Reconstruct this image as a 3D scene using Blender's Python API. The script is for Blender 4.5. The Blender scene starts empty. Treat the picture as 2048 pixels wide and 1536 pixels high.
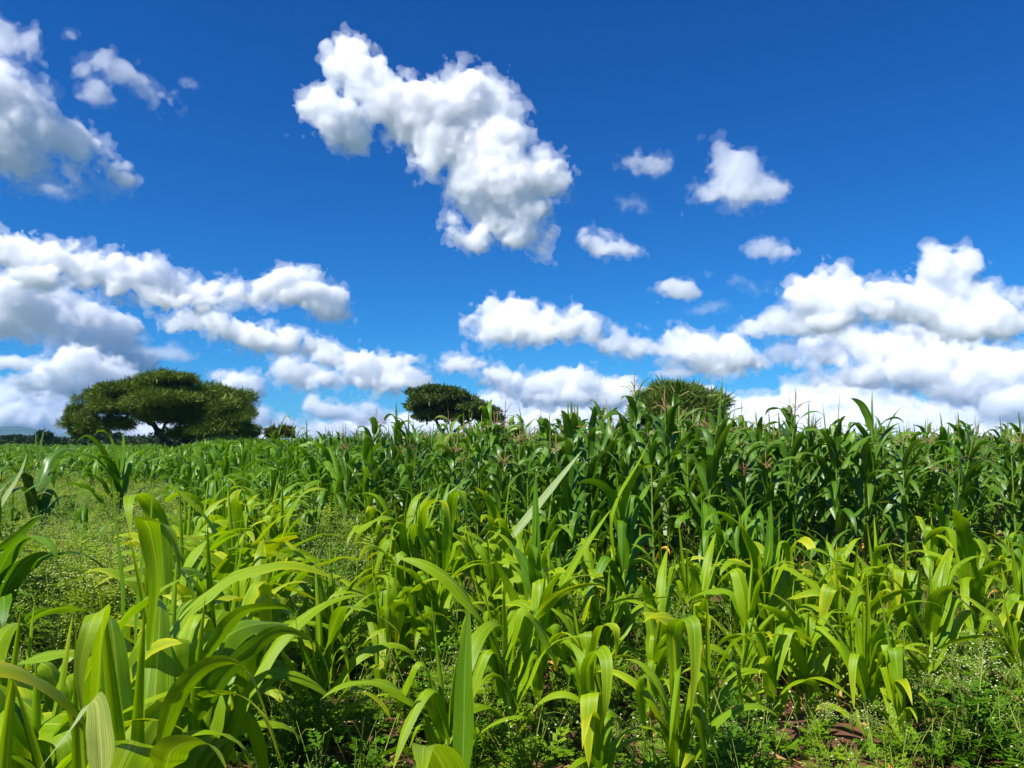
import bpy, bmesh, math, random, time
import numpy as np
from mathutils import Vector, Matrix
T0 = time.time()
sc = bpy.context.scene
R = math.radians

# ---------------------------------------------------------------- camera, sky, sun, exposure
CAM_H = 1.75
FPX = 1540.0                 # focal length in pixels of a 2048 px wide frame
HOR = 880.0                  # horizon row
PITCH = math.atan((HOR - 768) / FPX)
cam_d = bpy.data.cameras.new('camera')
cam_d.sensor_width = 36.0
cam_d.lens = FPX / 2048 * 36
cam_d.clip_start = 0.05
cam_d.clip_end = 60000
cam = bpy.data.objects.new('camera', cam_d)
sc.collection.objects.link(cam)
cam.location = (0, 0, CAM_H)
cam.rotation_euler = (math.pi / 2 + PITCH, 0, 0)
sc.camera = cam

SUN_EL = R(53)
SUN_AZ = R(-130)              # clockwise from +Y (the viewing direction)
world = bpy.data.worlds.new('World')
sc.world = world
world.use_nodes = True
wn = world.node_tree.nodes
wl = world.node_tree.links
wn.clear()
w_out = wn.new('ShaderNodeOutputWorld')
w_bg = wn.new('ShaderNodeBackground')
w_sky = wn.new('ShaderNodeTexSky')
w_sky.sky_type = 'NISHITA'
w_sky.sun_disc = False
w_sky.sun_elevation = SUN_EL
w_sky.sun_rotation = SUN_AZ
w_sky.altitude = 1200
w_sky.air_density = 1.0
w_sky.dust_density = 0.25
w_sky.ozone_density = 3.0
w_sep = wn.new('ShaderNodeSeparateColor'); w_com = wn.new('ShaderNodeCombineColor')
# clear, deep blue air: a tone curve on each channel of the Nishita sky
for ch, (gain, power) in enumerate(((1.45, 1.70), (4.6, 1.20), (7.4, 0.97))):
    a = wn.new('ShaderNodeMath'); a.operation = 'MULTIPLY'; a.inputs[1].default_value = 0.127
    b = wn.new('ShaderNodeMath'); b.operation = 'POWER'; b.inputs[1].default_value = power
    c = wn.new('ShaderNodeMath'); c.operation = 'MULTIPLY'; c.inputs[1].default_value = gain
    wl.new(w_sep.outputs[ch], a.inputs[0]); wl.new(a.outputs[0], b.inputs[0])
    wl.new(b.outputs[0], c.inputs[0]); wl.new(c.outputs[0], w_com.inputs[ch])
w_bg.inputs['Strength'].default_value = 0.08
wl.new(w_sky.outputs[0], w_sep.inputs[0])
wl.new(w_com.outputs[0], w_bg.inputs['Color'])
wl.new(w_bg.outputs[0], w_out.inputs['Surface'])

sun_d = bpy.data.lights.new('sun', 'SUN')
sun_d.energy = 5.0
sun_d.angle = R(0.5)
sun_d.color = (1.0, 0.96, 0.9)
sun = bpy.data.objects.new('sun', sun_d)
sc.collection.objects.link(sun)
sdir = Vector((math.sin(SUN_AZ) * math.cos(SUN_EL), math.cos(SUN_AZ) * math.cos(SUN_EL), math.sin(SUN_EL)))
sun.rotation_euler = sdir.to_track_quat('Z', 'Y').to_euler()
sun.location = (-20, 0, 30)

sc.view_settings.view_transform = 'Standard'
sc.view_settings.look = 'None'
sc.view_settings.exposure = 0.72
sc.view_settings.gamma = 1.0
sc.view_settings.use_curve_mapping = False
sc.render.engine = 'CYCLES'
cy = sc.cycles
cy.use_denoising = True
cy.max_bounces = 30
cy.diffuse_bounces = 3
cy.glossy_bounces = 2
cy.transmission_bounces = 4
cy.transparent_max_bounces = 24
cy.volume_bounces = 28
cy.sample_clamp_indirect = 8

# ---------------------------------------------------------------- small helpers
CP, SP = math.cos(PITCH), math.sin(PITCH)
def ray(px, py):
    """world direction through a point of the 2048 x 1536 frame, scaled so that y = 1"""
    a, b = (px - 1024) / FPX, (768 - py) / FPX
    d = Vector((a, CP - b * SP, SP + b * CP))
    return d / d.y
def at(px, py, Y):
    d = ray(px, py)
    return Vector((d.x * Y, Y, CAM_H + d.z * Y))
def ground_x(px, Y):
    return (px - 1024) / FPX * Y      # close enough near the horizon

def tag(o, label=None, cat=None, group=None, kind=None):
    if label: o['label'] = label
    if cat: o['category'] = cat
    if group: o['group'] = group
    if kind: o['kind'] = kind
    return o

def link(o, parent=None):
    sc.collection.objects.link(o)
    if parent is not None: o.parent = parent
    return o

def mesh_np(name, verts, faces, uvs=None, mats=(), smooth=True, attr=None):
    """verts (n,3), faces (m,4) or (m,3) int array; uvs per vertex (n,2); attr per vertex float"""
    verts = np.asarray(verts, np.float32); faces = np.asarray(faces, np.int32)
    me = bpy.data.meshes.new(name)
    k = faces.shape[1]
    me.vertices.add(len(verts)); me.vertices.foreach_set('co', verts.ravel())
    me.loops.add(faces.size); me.loops.foreach_set('vertex_index', faces.ravel())
    me.polygons.add(len(faces))
    me.polygons.foreach_set('loop_start', np.arange(0, faces.size, k, dtype=np.int32))
    if smooth: me.polygons.foreach_set('use_smooth', np.ones(len(faces), bool))
    if uvs is not None:
        ul = me.uv_layers.new(name='UVMap')
        ul.data.foreach_set('uv', np.asarray(uvs, np.float32)[faces.ravel()].ravel())
    if attr is not None:
        a = me.attributes.new('tone', 'FLOAT', 'POINT')
        a.data.foreach_set('value', np.asarray(attr, np.float32))
    for m in mats: me.materials.append(m)
    me.update(calc_edges=True)
    return me

# ---------------------------------------------------------------- clouds
rngC = np.random.default_rng(5)
def spline_w(n, cells, off):
    """interpolation matrix (n, cells+3) of cubic B-spline weights"""
    t = np.linspace(0, cells, n, endpoint=False) + 1e-4
    i = np.floor(t).astype(int); f = t - i
    W = np.zeros((n, cells + 4), np.float32)
    w = [(1 - f) ** 3 / 6, (3 * f ** 3 - 6 * f ** 2 + 4) / 6, (-3 * f ** 3 + 3 * f ** 2 + 3 * f + 1) / 6, f ** 3 / 6]
    for k in range(4): W[np.arange(n), i + k] += w[k]
    return W
def vnoise(shape, step):
    """smooth value noise about zero, one lattice cell every `step` voxels"""
    c = [max(1, int(math.ceil(s / step))) for s in shape]
    lat = rngC.uniform(-1, 1, [k + 4 for k in c]).astype(np.float32)
    A = [spline_w(s, k, 0) for s, k in zip(shape, c)]
    o = np.einsum('ai,ijk->ajk', A[0], lat, optimize=True)
    o = np.einsum('bj,ajk->abk', A[1], o, optimize=True)
    return np.einsum('ck,abk->abc', A[2], o, optimize=True) * 2.2

def vol_mat(name, dens, g=0.25, col=(1, 1, 1)):
    m = bpy.data.materials.new(name); m.use_nodes = True
    nt = m.node_tree; nt.nodes.clear()
    o = nt.nodes.new('ShaderNodeOutputMaterial'); v = nt.nodes.new('ShaderNodeVolumeScatter')
    v.inputs['Density'].default_value = dens
    v.inputs['Anisotropy'].default_value = g
    v.inputs['Color'].default_value = (*col, 1)
    nt.links.new(v.outputs[0], o.inputs['Volume'])
    return m

try:
    import openvdb as vdb
except ImportError:
    vdb = None

def build_cloud(label, blobs, Y, vox=2.4, fluff=0.32, thin=1.0, lump=34.0, squash=0.52, base=None, wisp=0.10, group=None):
    """blobs: (px, py, radius in px) or (px, py, rx, ry); Y distance in metres.  The field is real 3-D: balls of
    cloud spread in depth, eroded by fractal noise, skinned at two levels (thin rim, dense body)."""
    B = np.array([(b[0], b[1], b[2], b[3] if len(b) > 3 else b[2]) for b in blobs], float)
    if len(B) > 4: B[:, 2:] *= 0.89
    cx = B[:, 0].mean(); cyp = B[:, 1].mean()
    s = Y / FPX                                     # metres per pixel there
    # local frame: u right (px), v up (px), w away (px)
    u = B[:, 0] - cx; v = cyp - B[:, 1]
    w = rngC.uniform(-0.35, 0.35, len(B)) * B[:, 2]
    pad = 16 + 0.9 * fluff * min(lump, 1.3 * float(np.minimum(B[:, 2], B[:, 3]).mean()))
    lo = [(u - B[:, 2]).min() - pad, (v - B[:, 3]).min() - pad, (w - B[:, 2] * squash).min() - pad]
    hi = [(u + B[:, 2]).max() + pad, (v + B[:, 3]).max() + pad, (w + B[:, 2] * squash).max() + pad]
    n = [int((h - l) / vox) + 1 for l, h in zip(lo, hi)]
    ax = [np.linspace(l, l + vox * (k - 1), k).astype(np.float32) for l, k in zip(lo, n)]
    F = np.full(n, 1e3, np.float32)
    k_s = 7.0
    acc = np.zeros(n, np.float32)
    for j in range(len(B)):
        q = np.sqrt(((ax[0][:, None, None] - u[j]) / B[j, 2]) ** 2 + ((ax[1][None, :, None] - v[j]) / B[j, 3]) ** 2
                    + ((ax[2][None, None, :] - w[j]) / (B[j, 2] * squash)) ** 2)
        d = (q - 1) * min(B[j, 2], B[j, 3])
        acc += np.exp(-np.clip(d / k_s, -30, 30))
    F = -np.log(acc + 1e-12) * k_s
    rmean = float(np.minimum(B[:, 2], B[:, 3]).mean())
    amp = fluff * min(lump, rmean * 1.3)
    L = min(lump, rmean * 1.3)
    N = np.zeros(n, np.float32); a = 1.0
    while L > vox * 1.2:
        nn = vnoise(n, L / vox)
        N += a * ((1 - wisp) * (0.45 - np.abs(nn) * 1.25) + wisp * nn)
        a *= 0.70; L *= 0.5
    F = F + amp * 1.6 * N + amp * 0.1
    if base is not None:
        bv = cyp - base
        F = np.maximum(F, (bv - ax[1])[None, :, None] * 0.8 + 0.35 * amp * vnoise(n, 16 / vox * 2))
    Fw = F - amp * 0.62 + amp * 1.5 * vnoise(n, 15 / vox) + amp * 0.9 * vnoise(n, 6.5 / vox)      # torn, see-through fringe
    Fw = np.minimum(Fw, F - 1.0); Fw[0] = Fw[-1] = 5; Fw[:, 0] = Fw[:, -1] = 5; Fw[:, :, 0] = Fw[:, :, -1] = 5
    F[0] = F[-1] = 5; F[:, 0] = F[:, -1] = 5; F[:, :, 0] = F[:, :, -1] = 5
    vs, fs, mi, nv = [], [], [], 0
    rim = max(3.0, min(9.0, rmean * 0.15))
    for lev, k in ((0.0, 0), (0.0, 1), (-rim * 1.1, 2)):
        g = vdb.FloatGrid(5.0); g.copyFromArray(((Fw if k == 0 else F) - lev).astype(np.float32))
        p, q = g.convertToQuads(0.0)
        if len(q) == 0: continue
        vs.append(p); fs.append(q.astype(np.int64) + nv); mi += [k] * len(q); nv += len(p)
    P = np.concatenate(vs) * vox + np.array(lo, np.float32)
    Q = np.concatenate(fs)[:, ::-1]
    # world frame
    c = at(cx, cyp, Y)
    rad = Vector((c.x, c.y, 0)).normalized(); rt = Vector((rad.y, -rad.x, 0))
    dist = math.hypot(c.x, c.y)
    s = dist / FPX * 1.0
    sh = (c.x / c.y)                                # pixels widen off axis
    su = s * math.sqrt(1 + sh * sh) / math.sqrt(1 + sh * sh)
    el = math.atan2(c.z - CAM_H, dist)
    sv = s / math.cos(el)
    Wd = np.outer(P[:, 0] * su, rt) + np.outer(P[:, 1] * sv, (0, 0, 1)) + np.outer(P[:, 2] * s, rad)
    me = mesh_np('cloud', Wd, Q, smooth=False)
    me.materials.append(vol_mat('cloud_wisp', 0.018 * thin / s))
    me.materials.append(vol_mat('cloud_rim', 0.045 * thin / s))
    me.materials.append(vol_mat('cloud_body', 0.080 * thin / s))
    me.polygons.foreach_set('material_index', np.array(mi, np.int32))
    o = bpy.data.objects.new('cloud', me)
    o.location = c
    link(o); tag(o, label, 'cloud', group)
    return o

CLOUDS = []
def C(label, blobs, Y, **k): CLOUDS.append((label, blobs, Y, k))
C('largest white cloud high in the middle, trailing ragged tufts from its grey underside',
  [(700,125,52),(680,110,34),(730,170,55),(760,215,52),(670,150,30),(640,228,44),(612,222,26),(660,262,38),(690,240,38),(715,280,28),
   (820,240,66),(870,215,58),(930,190,58),(985,190,52),(1020,220,42),(930,260,82),(880,280,60),(990,290,74),(1035,265,36),(860,320,40),
   (950,350,70),(1010,355,72),(1070,345,62),(1110,340,36),(1120,365,30),(1000,410,52),(1050,420,46),(940,400,38),(1095,400,26),(905,440,20,30),(935,468,24,14),
   (965,455,22),(1060,465,26),(1080,490,22,20),(1100,470,12)], 2600, vox=2.6, fluff=0.30, lump=40, wisp=.2)
C('big bright cloud cut by the left edge, high in the sky',
  [(-30,250,95),(20,210,55),(50,240,60),(90,265,52),(130,285,44),(30,300,60),(165,295,26),(190,318,24),(210,320,14),(80,320,38),(130,330,22),(40,350,24),(-20,330,50)], 2700, lump=44, thin=.8, squash=.40)
C('small torn cloud at the top left corner of the sky', [(20,80,26),(50,92,26),(66,108,14),(5,100,18),(95,150,8)], 2600, thin=0.28, wisp=0.5, fluff=0.4)
C('small puffy cloud of several tufts right of the corner cloud, high on the left', [(215,135,24),(245,145,26),(262,158,18),(205,188,24),(222,195,16),(288,170,20),(300,190,14),(325,180,13),(180,150,14),(160,98,9)], 2600, thin=0.25, wisp=0.5, fluff=0.4)
C('faint short wisp of cloud, high on the left beside the puffy tufts', [(372,163,10,5),(384,170,7,4)], 2600, thin=0.19, wisp=0.7, vox=2)
C('faint scrap of cloud under the big cloud at the left edge', [(105,380,14,7),(125,388,10,6)], 2600, thin=0.17, wisp=0.7, vox=2)
C('small flat cloud between the large cloud and the pointed one', [(1255,318,16,13),(1275,322,20,15),(1300,330,20,12),(1325,338,14,9),(1335,320,8)], 2700, thin=0.25, wisp=0.6, fluff=0.45)
C('pointed grey white cloud right of the largest cloud', [(1445,308,24),(1452,325,30),(1462,340,36),(1480,352,40),(1500,368,38),(1525,378,32),(1550,385,18),(1440,290,20,16),(1440,365,34,24),(1410,382,26,14),(1480,400,34,16),(1520,392,36,14)], 3000, thin=0.32, wisp=0.5, fluff=0.3)
C('faint small cloud below the small flat cloud', [(1245,400,14,8),(1265,408,16,10),(1285,418,8,6)], 3000, thin=0.12, wisp=0.6, fluff=0.45)
C('small wedge shaped cloud just right of the tail of the largest cloud', [(1168,465,14,16),(1195,488,22,20),(1225,498,26,14),(1260,502,20,10)], 3600, thin=0.59, wisp=0.3, base=512)
C('small humped cloud alone on the right, above the tall right cloud', [(1505,498,16,14),(1530,492,24,17),(1555,503,22,12),(1585,510,16,6)], 3800, thin=0.33, wisp=0.3, base=516)
C('little rounded cloud in the right half with a faint tail', [(1340,575,20,12),(1360,582,24,15),(1380,585,16,12),(1320,570,10,6)], 4000, thin=0.59, wisp=0.3)
C('scattered faint scraps of cloud right of the little rounded cloud', [(1418,548,10,9),(1375,550,8,6),(1475,560,16,11),(1500,570,12,9),(1575,563,12,7),(1405,616,26,9),(1440,608,14,6),(1528,585,10,7)], 4200, thin=0.12, wisp=0.5, fluff=0.4)
C('long lumpy white cloud low on the left, reaching the left edge', [(25,535,38,30),(85,528,48,36),(140,530,40,34),(195,548,48,40),(250,550,48,46),(300,545,42,38),(340,572,44,32),(390,580,44,26),(430,562,38,24),(465,575,26,18),(488,590,14,10),(120,570,60,24),(330,595,60,16)], 4200, lump=30)
C('rounded white cloud right of the long lumpy cloud', [(530,575,30,26),(575,562,36,34),(610,580,44,38),(645,600,40,32),(670,612,28,24),(560,595,40,16)], 4200, lump=28)
C('white cloud at the left edge under the long lumpy cloud', [(30,600,48,40),(70,625,34,36),(10,640,60,30),(80,655,26,18)], 5200, lump=26)
C('towering cauliflower cloud behind the left acacia', [(135,610,38,30),(110,635,26,30),(165,640,46,40),(200,655,44,40),(225,660,34,36),(240,695,40,40),(270,712,26,22),(180,700,50,40),(140,660,36,46)], 6500, lump=24, fluff=0.36, squash=.4)
C('low white cloud in front of the towering one, just above the acacia', [(110,745,36,22),(150,728,44,30),(185,745,40,28),(225,745,36,24),(80,765,38,18),(140,770,60,20)], 5600, lump=24)
C('thin flat cloud at the left edge beside the low white one', [(15,725,30,9),(40,727,24,8)], 5600, thin=0.68)
C('streak of thin cloud right of the towering one', [(310,704,24,7),(340,709,26,10),(365,714,12,6),(292,680,14,8),(346,688,9,6)], 5600, thin=0.22, wisp=0.4)
C('white cloud with a torn left wisp, centre left above the gap', [(400,645,26,26),(440,650,36,28),(480,665,40,28),(520,675,42,28),(560,680,38,24),(590,665,16,12),(375,662,18,6),(590,690,16,10)], 4800, lump=26)
C('white cloud sloping down to the right, left of the middle acacia', [(645,690,26,24),(640,712,20,20),(680,715,38,24),(720,730,50,32),(765,742,46,34),(805,745,36,26),(840,765,28,16),(760,765,60,18),(820,722,16,12)], 5200, lump=26)
C('wedge shaped white cloud touching the sloping one at its left', [(580,730,28,24),(600,748,44,24),(640,760,30,14),(565,745,16,20)], 5400, lump=24)
C('white cloud half hidden by the right side of the left acacia', [(470,765,32,18),(505,772,24,22),(500,800,26,22)], 6500, lump=22)
C('small low cloud above the gap between the left and middle acacias', [(625,812,22,18),(660,822,30,14),(690,822,24,16),(740,830,34,20),(530,830,22,24),(560,845,30,14)], 7500, lump=20)
C('long humped white cloud right of centre, flat below', [(985,625,28,36),(1010,640,40,34),(1050,632,44,38),(1090,648,44,34),(1130,655,40,26),(1165,638,26,32),(1185,660,30,28),(980,668,34,14),(1060,668,80,18),(950,630,14,8)], 4600, lump=28, base=688)
C('chain of small puffs joining the two humped clouds right of centre', [(1215,690,26,20),(1240,672,22,28),(1262,690,28,18),(1285,685,14,18),(1305,698,26,14),(1330,706,22,9)], 4700, lump=22, thin=0.68)
C('white cloud with a raised left horn, right of the chain of puffs', [(1350,675,26,26),(1370,690,34,30),(1410,700,44,30),(1455,700,42,32),(1480,715,36,26),(1505,722,18,14),(1430,725,70,18),(1425,742,24,12)], 4700, lump=28)
C('low cloud to the right of the middle acacia with an arched top', [(925,730,34,16),(905,722,20,12),(1000,755,40,26),(985,742,24,18),(1035,765,26,20),(1090,765,36,30),(1125,762,34,28),(1165,765,44,34),(1210,775,42,26),(1245,785,34,20),(1120,795,90,20),(1200,800,50,14)], 6000, lump=24)
C('flat little cloud above the right acacia', [(1340,746,28,8),(1365,748,16,7)], 5600, thin=0.59)
C('white clouds low behind the middle acacia and the maize', [(1000,800,44,24),(1040,820,46,20),(900,800,40,20),(1130,835,70,26),(1200,835,44,28),(1060,850,80,26),(850,855,140,20),(960,850,90,20),(700,862,130,16),(760,845,60,18),(1120,870,180,18)], 9000, lump=20)
C('broad cloud with two tall heads in the upper right', [(1665,580,46,44),(1700,572,50,40),(1735,590,42,36),(1650,600,36,32),(1870,540,36,38),(1905,545,32,40),(1860,580,46,46),(1900,600,56,52),(1945,625,44,40),(1800,585,40,30),(1830,610,54,38),(1780,612,50,28),(1690,625,50,24),(1970,650,50,30),(1900,650,70,26),(2035,640,30,26),(2080,660,50,40)], 3900, lump=34)
C('flat grey white cloud left of the broad two headed one', [(1520,655,36,16),(1565,645,40,26),(1600,655,40,24),(1555,625,16,18),(1565,600,12,12),(1500,658,26,9)], 4600, thin=0.59, lump=22)
C('small round cloud under the flat grey white one', [(1555,705,30,18),(1575,700,14,14)], 5000, thin=0.33, lump=18)
C('bright cloud bank of many heads under the broad cloud on the right', [(1660,685,30,24),(1700,665,34,30),(1725,672,28,28),(1690,700,46,28),(1760,700,44,32),(1800,690,40,30),(1850,690,50,36),(1880,720,50,40),(1820,740,70,36),(1740,745,60,26),(1660,725,26,16),(1910,690,40,30),(1960,740,60,40),(2020,740,50,36),(2070,760,60,60),(1900,770,80,30),(1980,800,80,36),(2060,830,60,40)], 6200, lump=28)
C('long cloud bank on the right horizon behind the maize', [(1290,800,40,30),(1370,790,50,22),(1420,800,44,34),(1470,815,50,32),(1520,815,44,24),(1570,815,44,28),(1620,805,50,34),(1680,800,50,30),(1720,820,60,34),(1640,780,34,14),(1700,775,44,18),(1780,830,60,34),(1850,830,60,30),(1540,850,90,30),(1660,860,120,30),(1800,860,100,30),(1930,820,34,26),(1960,850,80,36),(2040,865,70,40),(1400,850,120,36),(1890,880,120,30),(1480,845,90,30),(1600,830,80,34),(1700,845,100,30),(1850,845,90,26),(1580,875,160,24),(1800,890,160,20),(1340,835,70,30)], 9000, lump=22, fluff=0.34)
C('cloud bank low on the left horizon beside the acacia', [(20,800,44,22),(60,795,36,20),(95,805,40,22),(60,835,80,26),(120,845,60,30),(-20,840,60,34),(200,860,90,26),(300,862,80,20),(420,868,90,16)], 9000, lump=22, fluff=0.34)
if vdb is not None:
    for lab, bl, Y, k in CLOUDS: build_cloud(lab, bl, Y, **k)
print('clouds', round(time.time() - T0, 1), 's')

# ---------------------------------------------------------------- materials
def node_mat(name):
    m = bpy.data.materials.new(name); m.use_nodes = True
    nt = m.node_tree; nt.nodes.clear()
    out = nt.nodes.new('ShaderNodeOutputMaterial')
    return m, nt, nt.nodes.new, nt.links.new, out

def mathn(nt, op, a, b=None, c=None, clamp=False):
    n = nt.nodes.new('ShaderNodeMath'); n.operation = op; n.use_clamp = clamp
    for i, v in enumerate((a, b, c)):
        if v is None: continue
        if isinstance(v, (int, float)): n.inputs[i].default_value = v
        else: nt.links.new(v, n.inputs[i])
    return n.outputs[0]
def mixc(nt, f, a, b, mode='MIX'):
    n = nt.nodes.new('ShaderNodeMix'); n.data_type = 'RGBA'; n.blend_type = mode
    for s, v in ((n.inputs[0], f), (n.inputs[6], a), (n.inputs[7], b)):
        if isinstance(v, (int, float)): s.default_value = v
        elif isinstance(v, tuple): s.default_value = (*v, 1)
        else: nt.links.new(v, s)
    return n.outputs[2]

def leaf_mat(name, base, alt, yellow, rib, rough=0.42, trans=0.32, spec=0.5, stripe=0.5, ycut=0.86, sheen=(0.6, 0.7, 0.5)):
    m, nt, N, L, out = node_mat(name)
    uv = N('ShaderNodeUVMap'); sep = N('ShaderNodeSeparateXYZ'); L(uv.outputs[0], sep.inputs[0])
    u, v = sep.outputs[0], sep.outputs[1]
    tone = N('ShaderNodeAttribute'); tone.attribute_name = 'tone'
    oi = N('ShaderNodeObjectInfo')
    seed = mathn(nt, 'ADD', mathn(nt, 'MULTIPLY', tone.outputs['Fac'], 37.0), mathn(nt, 'MULTIPLY', oi.outputs['Random'], 91.0))
    cb = N('ShaderNodeCombineXYZ')
    L(mathn(nt, 'MULTIPLY', u, 46.0), cb.inputs[0]); L(mathn(nt, 'MULTIPLY', v, 1.3), cb.inputs[1]); L(seed, cb.inputs[2])
    n1 = N('ShaderNodeTexNoise'); n1.inputs['Scale'].default_value = 1.0; n1.inputs['Detail'].default_value = 2; L(cb.outputs[0], n1.inputs['Vector'])
    cb2 = N('ShaderNodeCombineXYZ')
    L(mathn(nt, 'MULTIPLY', u, 2.2), cb2.inputs[0]); L(mathn(nt, 'MULTIPLY', v, 7.0), cb2.inputs[1]); L(seed, cb2.inputs[2])
    n2 = N('ShaderNodeTexNoise'); n2.inputs['Scale'].default_value = 1.0; n2.inputs['Detail'].default_value = 4; L(cb2.outputs[0], n2.inputs['Vector'])
    st = N('ShaderNodeMapRange'); st.inputs[1].default_value = 0.38; st.inputs[2].default_value = 0.62; L(n1.outputs['Fac'], st.inputs[0])
    # hue varies from leaf to leaf
    lf = mathn(nt, 'FRACT', mathn(nt, 'MULTIPLY', seed, 1.37))
    f0 = mathn(nt, 'ADD', mathn(nt, 'MULTIPLY', lf, 0.55), mathn(nt, 'MULTIPLY', n2.outputs['Fac'], 0.5), clamp=True)
    c = mixc(nt, f0, base, alt)
    c = mixc(nt, mathn(nt, 'MULTIPLY', st.outputs[0], stripe), c, mixc(nt, 1.0, c, (0.50, 0.62, 0.45), 'MULTIPLY'))
    # yellowing along streaks and towards tip and margins on some leaves
    edge = mathn(nt, 'ABSOLUTE', mathn(nt, 'SUBTRACT', u, 0.5))
    yy = mathn(nt, 'ADD', mathn(nt, 'MULTIPLY', v, 0.5), mathn(nt, 'MULTIPLY', edge, 0.5))
    yy = mathn(nt, 'ADD', yy, mathn(nt, 'MULTIPLY', n1.outputs['Fac'], 0.35))
    yy = mathn(nt, 'ADD', yy, mathn(nt, 'MULTIPLY', mathn(nt, 'FRACT', mathn(nt, 'MULTIPLY', seed, 2.71)), 0.45))
    yr = N('ShaderNodeMapRange'); yr.inputs[1].default_value = ycut; yr.inputs[2].default_value = ycut + 0.35; L(yy, yr.inputs[0])
    c = mixc(nt, mathn(nt, 'MULTIPLY', yr.outputs[0], 0.85), c, yellow)
    # small brown blemishes
    n3 = N('ShaderNodeTexNoise'); n3.inputs['Scale'].default_value = 2.6; n3.inputs['Detail'].default_value = 3; L(cb2.outputs[0], n3.inputs['Vector'])
    br = N('ShaderNodeMapRange'); br.inputs[1].default_value = 0.70; br.inputs[2].default_value = 0.76; L(n3.outputs['Fac'], br.inputs[0])
    c = mixc(nt, mathn(nt, 'MULTIPLY', br.outputs[0], 0.6), c, (0.22, 0.15, 0.05))
    mr = N('ShaderNodeMapRange'); mr.inputs[1].default_value = 0.036; mr.inputs[2].default_value = 0.014; L(edge, mr.inputs[0])
    c = mixc(nt, mathn(nt, 'MULTIPLY', mr.outputs[0], 0.75), c, rib)
    p = N('ShaderNodeBsdfPrincipled'); L(c, p.inputs['Base Color'])
    L(mathn(nt, 'ADD', mathn(nt, 'MULTIPLY', n2.outputs['Fac'], 0.25), rough - 0.12), p.inputs['Roughness'])
    p.inputs['Specular IOR Level'].default_value = spec
    bp = N('ShaderNodeBump'); bp.inputs['Strength'].default_value = 0.35; bp.inputs['Distance'].default_value = 0.004
    L(n1.outputs['Fac'], bp.inputs['Height']); L(bp.outputs[0], p.inputs['Normal'])
    t = N('ShaderNodeBsdfTranslucent'); L(mixc(nt, 1.0, c, (1.25, 1.25, 0.55), 'MULTIPLY'), t.inputs['Color'])
    mx = N('ShaderNodeMixShader'); mx.inputs[0].default_value = trans
    L(p.outputs[0], mx.inputs[1]); L(t.outputs[0], mx.inputs[2]); L(mx.outputs[0], out.inputs['Surface'])
    return m

def plain_mat(name, c1, c2, scale=8.0, rough=0.6, trans=0.0, spec=0.3, detail=4, bump=0.0, coord='Object', stretch=None, patch=0.0):
    m, nt, N, L, out = node_mat(name)
    tc = N('ShaderNodeTexCoord'); n = N('ShaderNodeTexNoise')
    n.inputs['Scale'].default_value = scale; n.inputs['Detail'].default_value = detail
    src = tc.outputs[coord]
    if stretch:
        mp = N('ShaderNodeMapping'); mp.inputs['Scale'].default_value = stretch; L(src, mp.inputs[0]); src = mp.outputs[0]
    L(src, n.inputs['Vector'])
    mr = N('ShaderNodeMapRange'); mr.inputs[1].default_value = 0.35; mr.inputs[2].default_value = 0.65; L(n.outputs['Fac'], mr.inputs[0])
    oi = N('ShaderNodeObjectInfo')
    at_ = N('ShaderNodeAttribute'); at_.attribute_name = 'tone'
    f = mathn(nt, 'ADD', mathn(nt, 'MULTIPLY', mr.outputs[0], 0.6), mathn(nt, 'MULTIPLY', mathn(nt, 'FRACT', mathn(nt, 'ADD', oi.outputs['Random'], at_.outputs['Fac'])), 0.45), clamp=True)
    c = mixc(nt, f, c1, c2)
    if patch:
        n9 = N('ShaderNodeTexNoise'); n9.inputs['Scale'].default_value = patch; n9.inputs['Detail'].default_value = 5; L(tc.outputs['Object'], n9.inputs['Vector'])
        r9 = N('ShaderNodeMapRange'); r9.inputs[1].default_value = .42; r9.inputs[2].default_value = .60; L(n9.outputs['Fac'], r9.inputs[0])
        c = mixc(nt, r9.outputs[0], mixc(nt, 1.0, c, (.50, .72, .8), 'MULTIPLY'), c)
    p = N('ShaderNodeBsdfPrincipled'); L(c, p.inputs['Base Color']); p.inputs['Roughness'].default_value = rough
    p.inputs['Specular IOR Level'].default_value = spec
    if bump:
        b = N('ShaderNodeBump'); b.inputs['Strength'].default_value = bump; b.inputs['Distance'].default_value = 0.02; L(n.outputs['Fac'], b.inputs['Height']); L(b.outputs[0], p.inputs['Normal'])
    if trans:
        t = N('ShaderNodeBsdfTranslucent'); L(c, t.inputs['Color'])
        mx = N('ShaderNodeMixShader'); mx.inputs[0].default_value = trans
        L(p.outputs[0], mx.inputs[1]); L(t.outputs[0], mx.inputs[2]); L(mx.outputs[0], out.inputs['Surface'])
    else: L(p.outputs[0], out.inputs['Surface'])
    return m

M_YOUNG = leaf_mat('young_maize_leaf', (0.140, 0.305, 0.002), (0.370, 0.515, 0.003), (0.66, 0.60, 0.01), (0.42, 0.52, 0.05), rough=0.44, trans=0.42, stripe=0.75, ycut=0.96, spec=.33)
M_MID = leaf_mat('green_maize_leaf', (0.060, 0.180, 0.003), (0.160, 0.320, 0.005), (0.34, 0.38, 0.02), (0.28, 0.40, 0.07), rough=0.42, trans=0.34, stripe=0.35, ycut=1.05, spec=.38)
M_DARK = leaf_mat('tall_maize_leaf', (0.040, 0.128, 0.005), (0.120, 0.240, 0.008), (0.24, 0.28, 0.03), (0.22, 0.33, 0.10), rough=0.36, trans=0.28, stripe=0.4, ycut=1.06, spec=.5)
M_PALE = leaf_mat('faded_maize_leaf', (0.36, 0.46, 0.16), (0.50, 0.58, 0.28), (0.55, 0.52, 0.2), (0.62, 0.66, 0.4), rough=0.6, trans=0.4, stripe=1.0, ycut=1.1, spec=.25)
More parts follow.
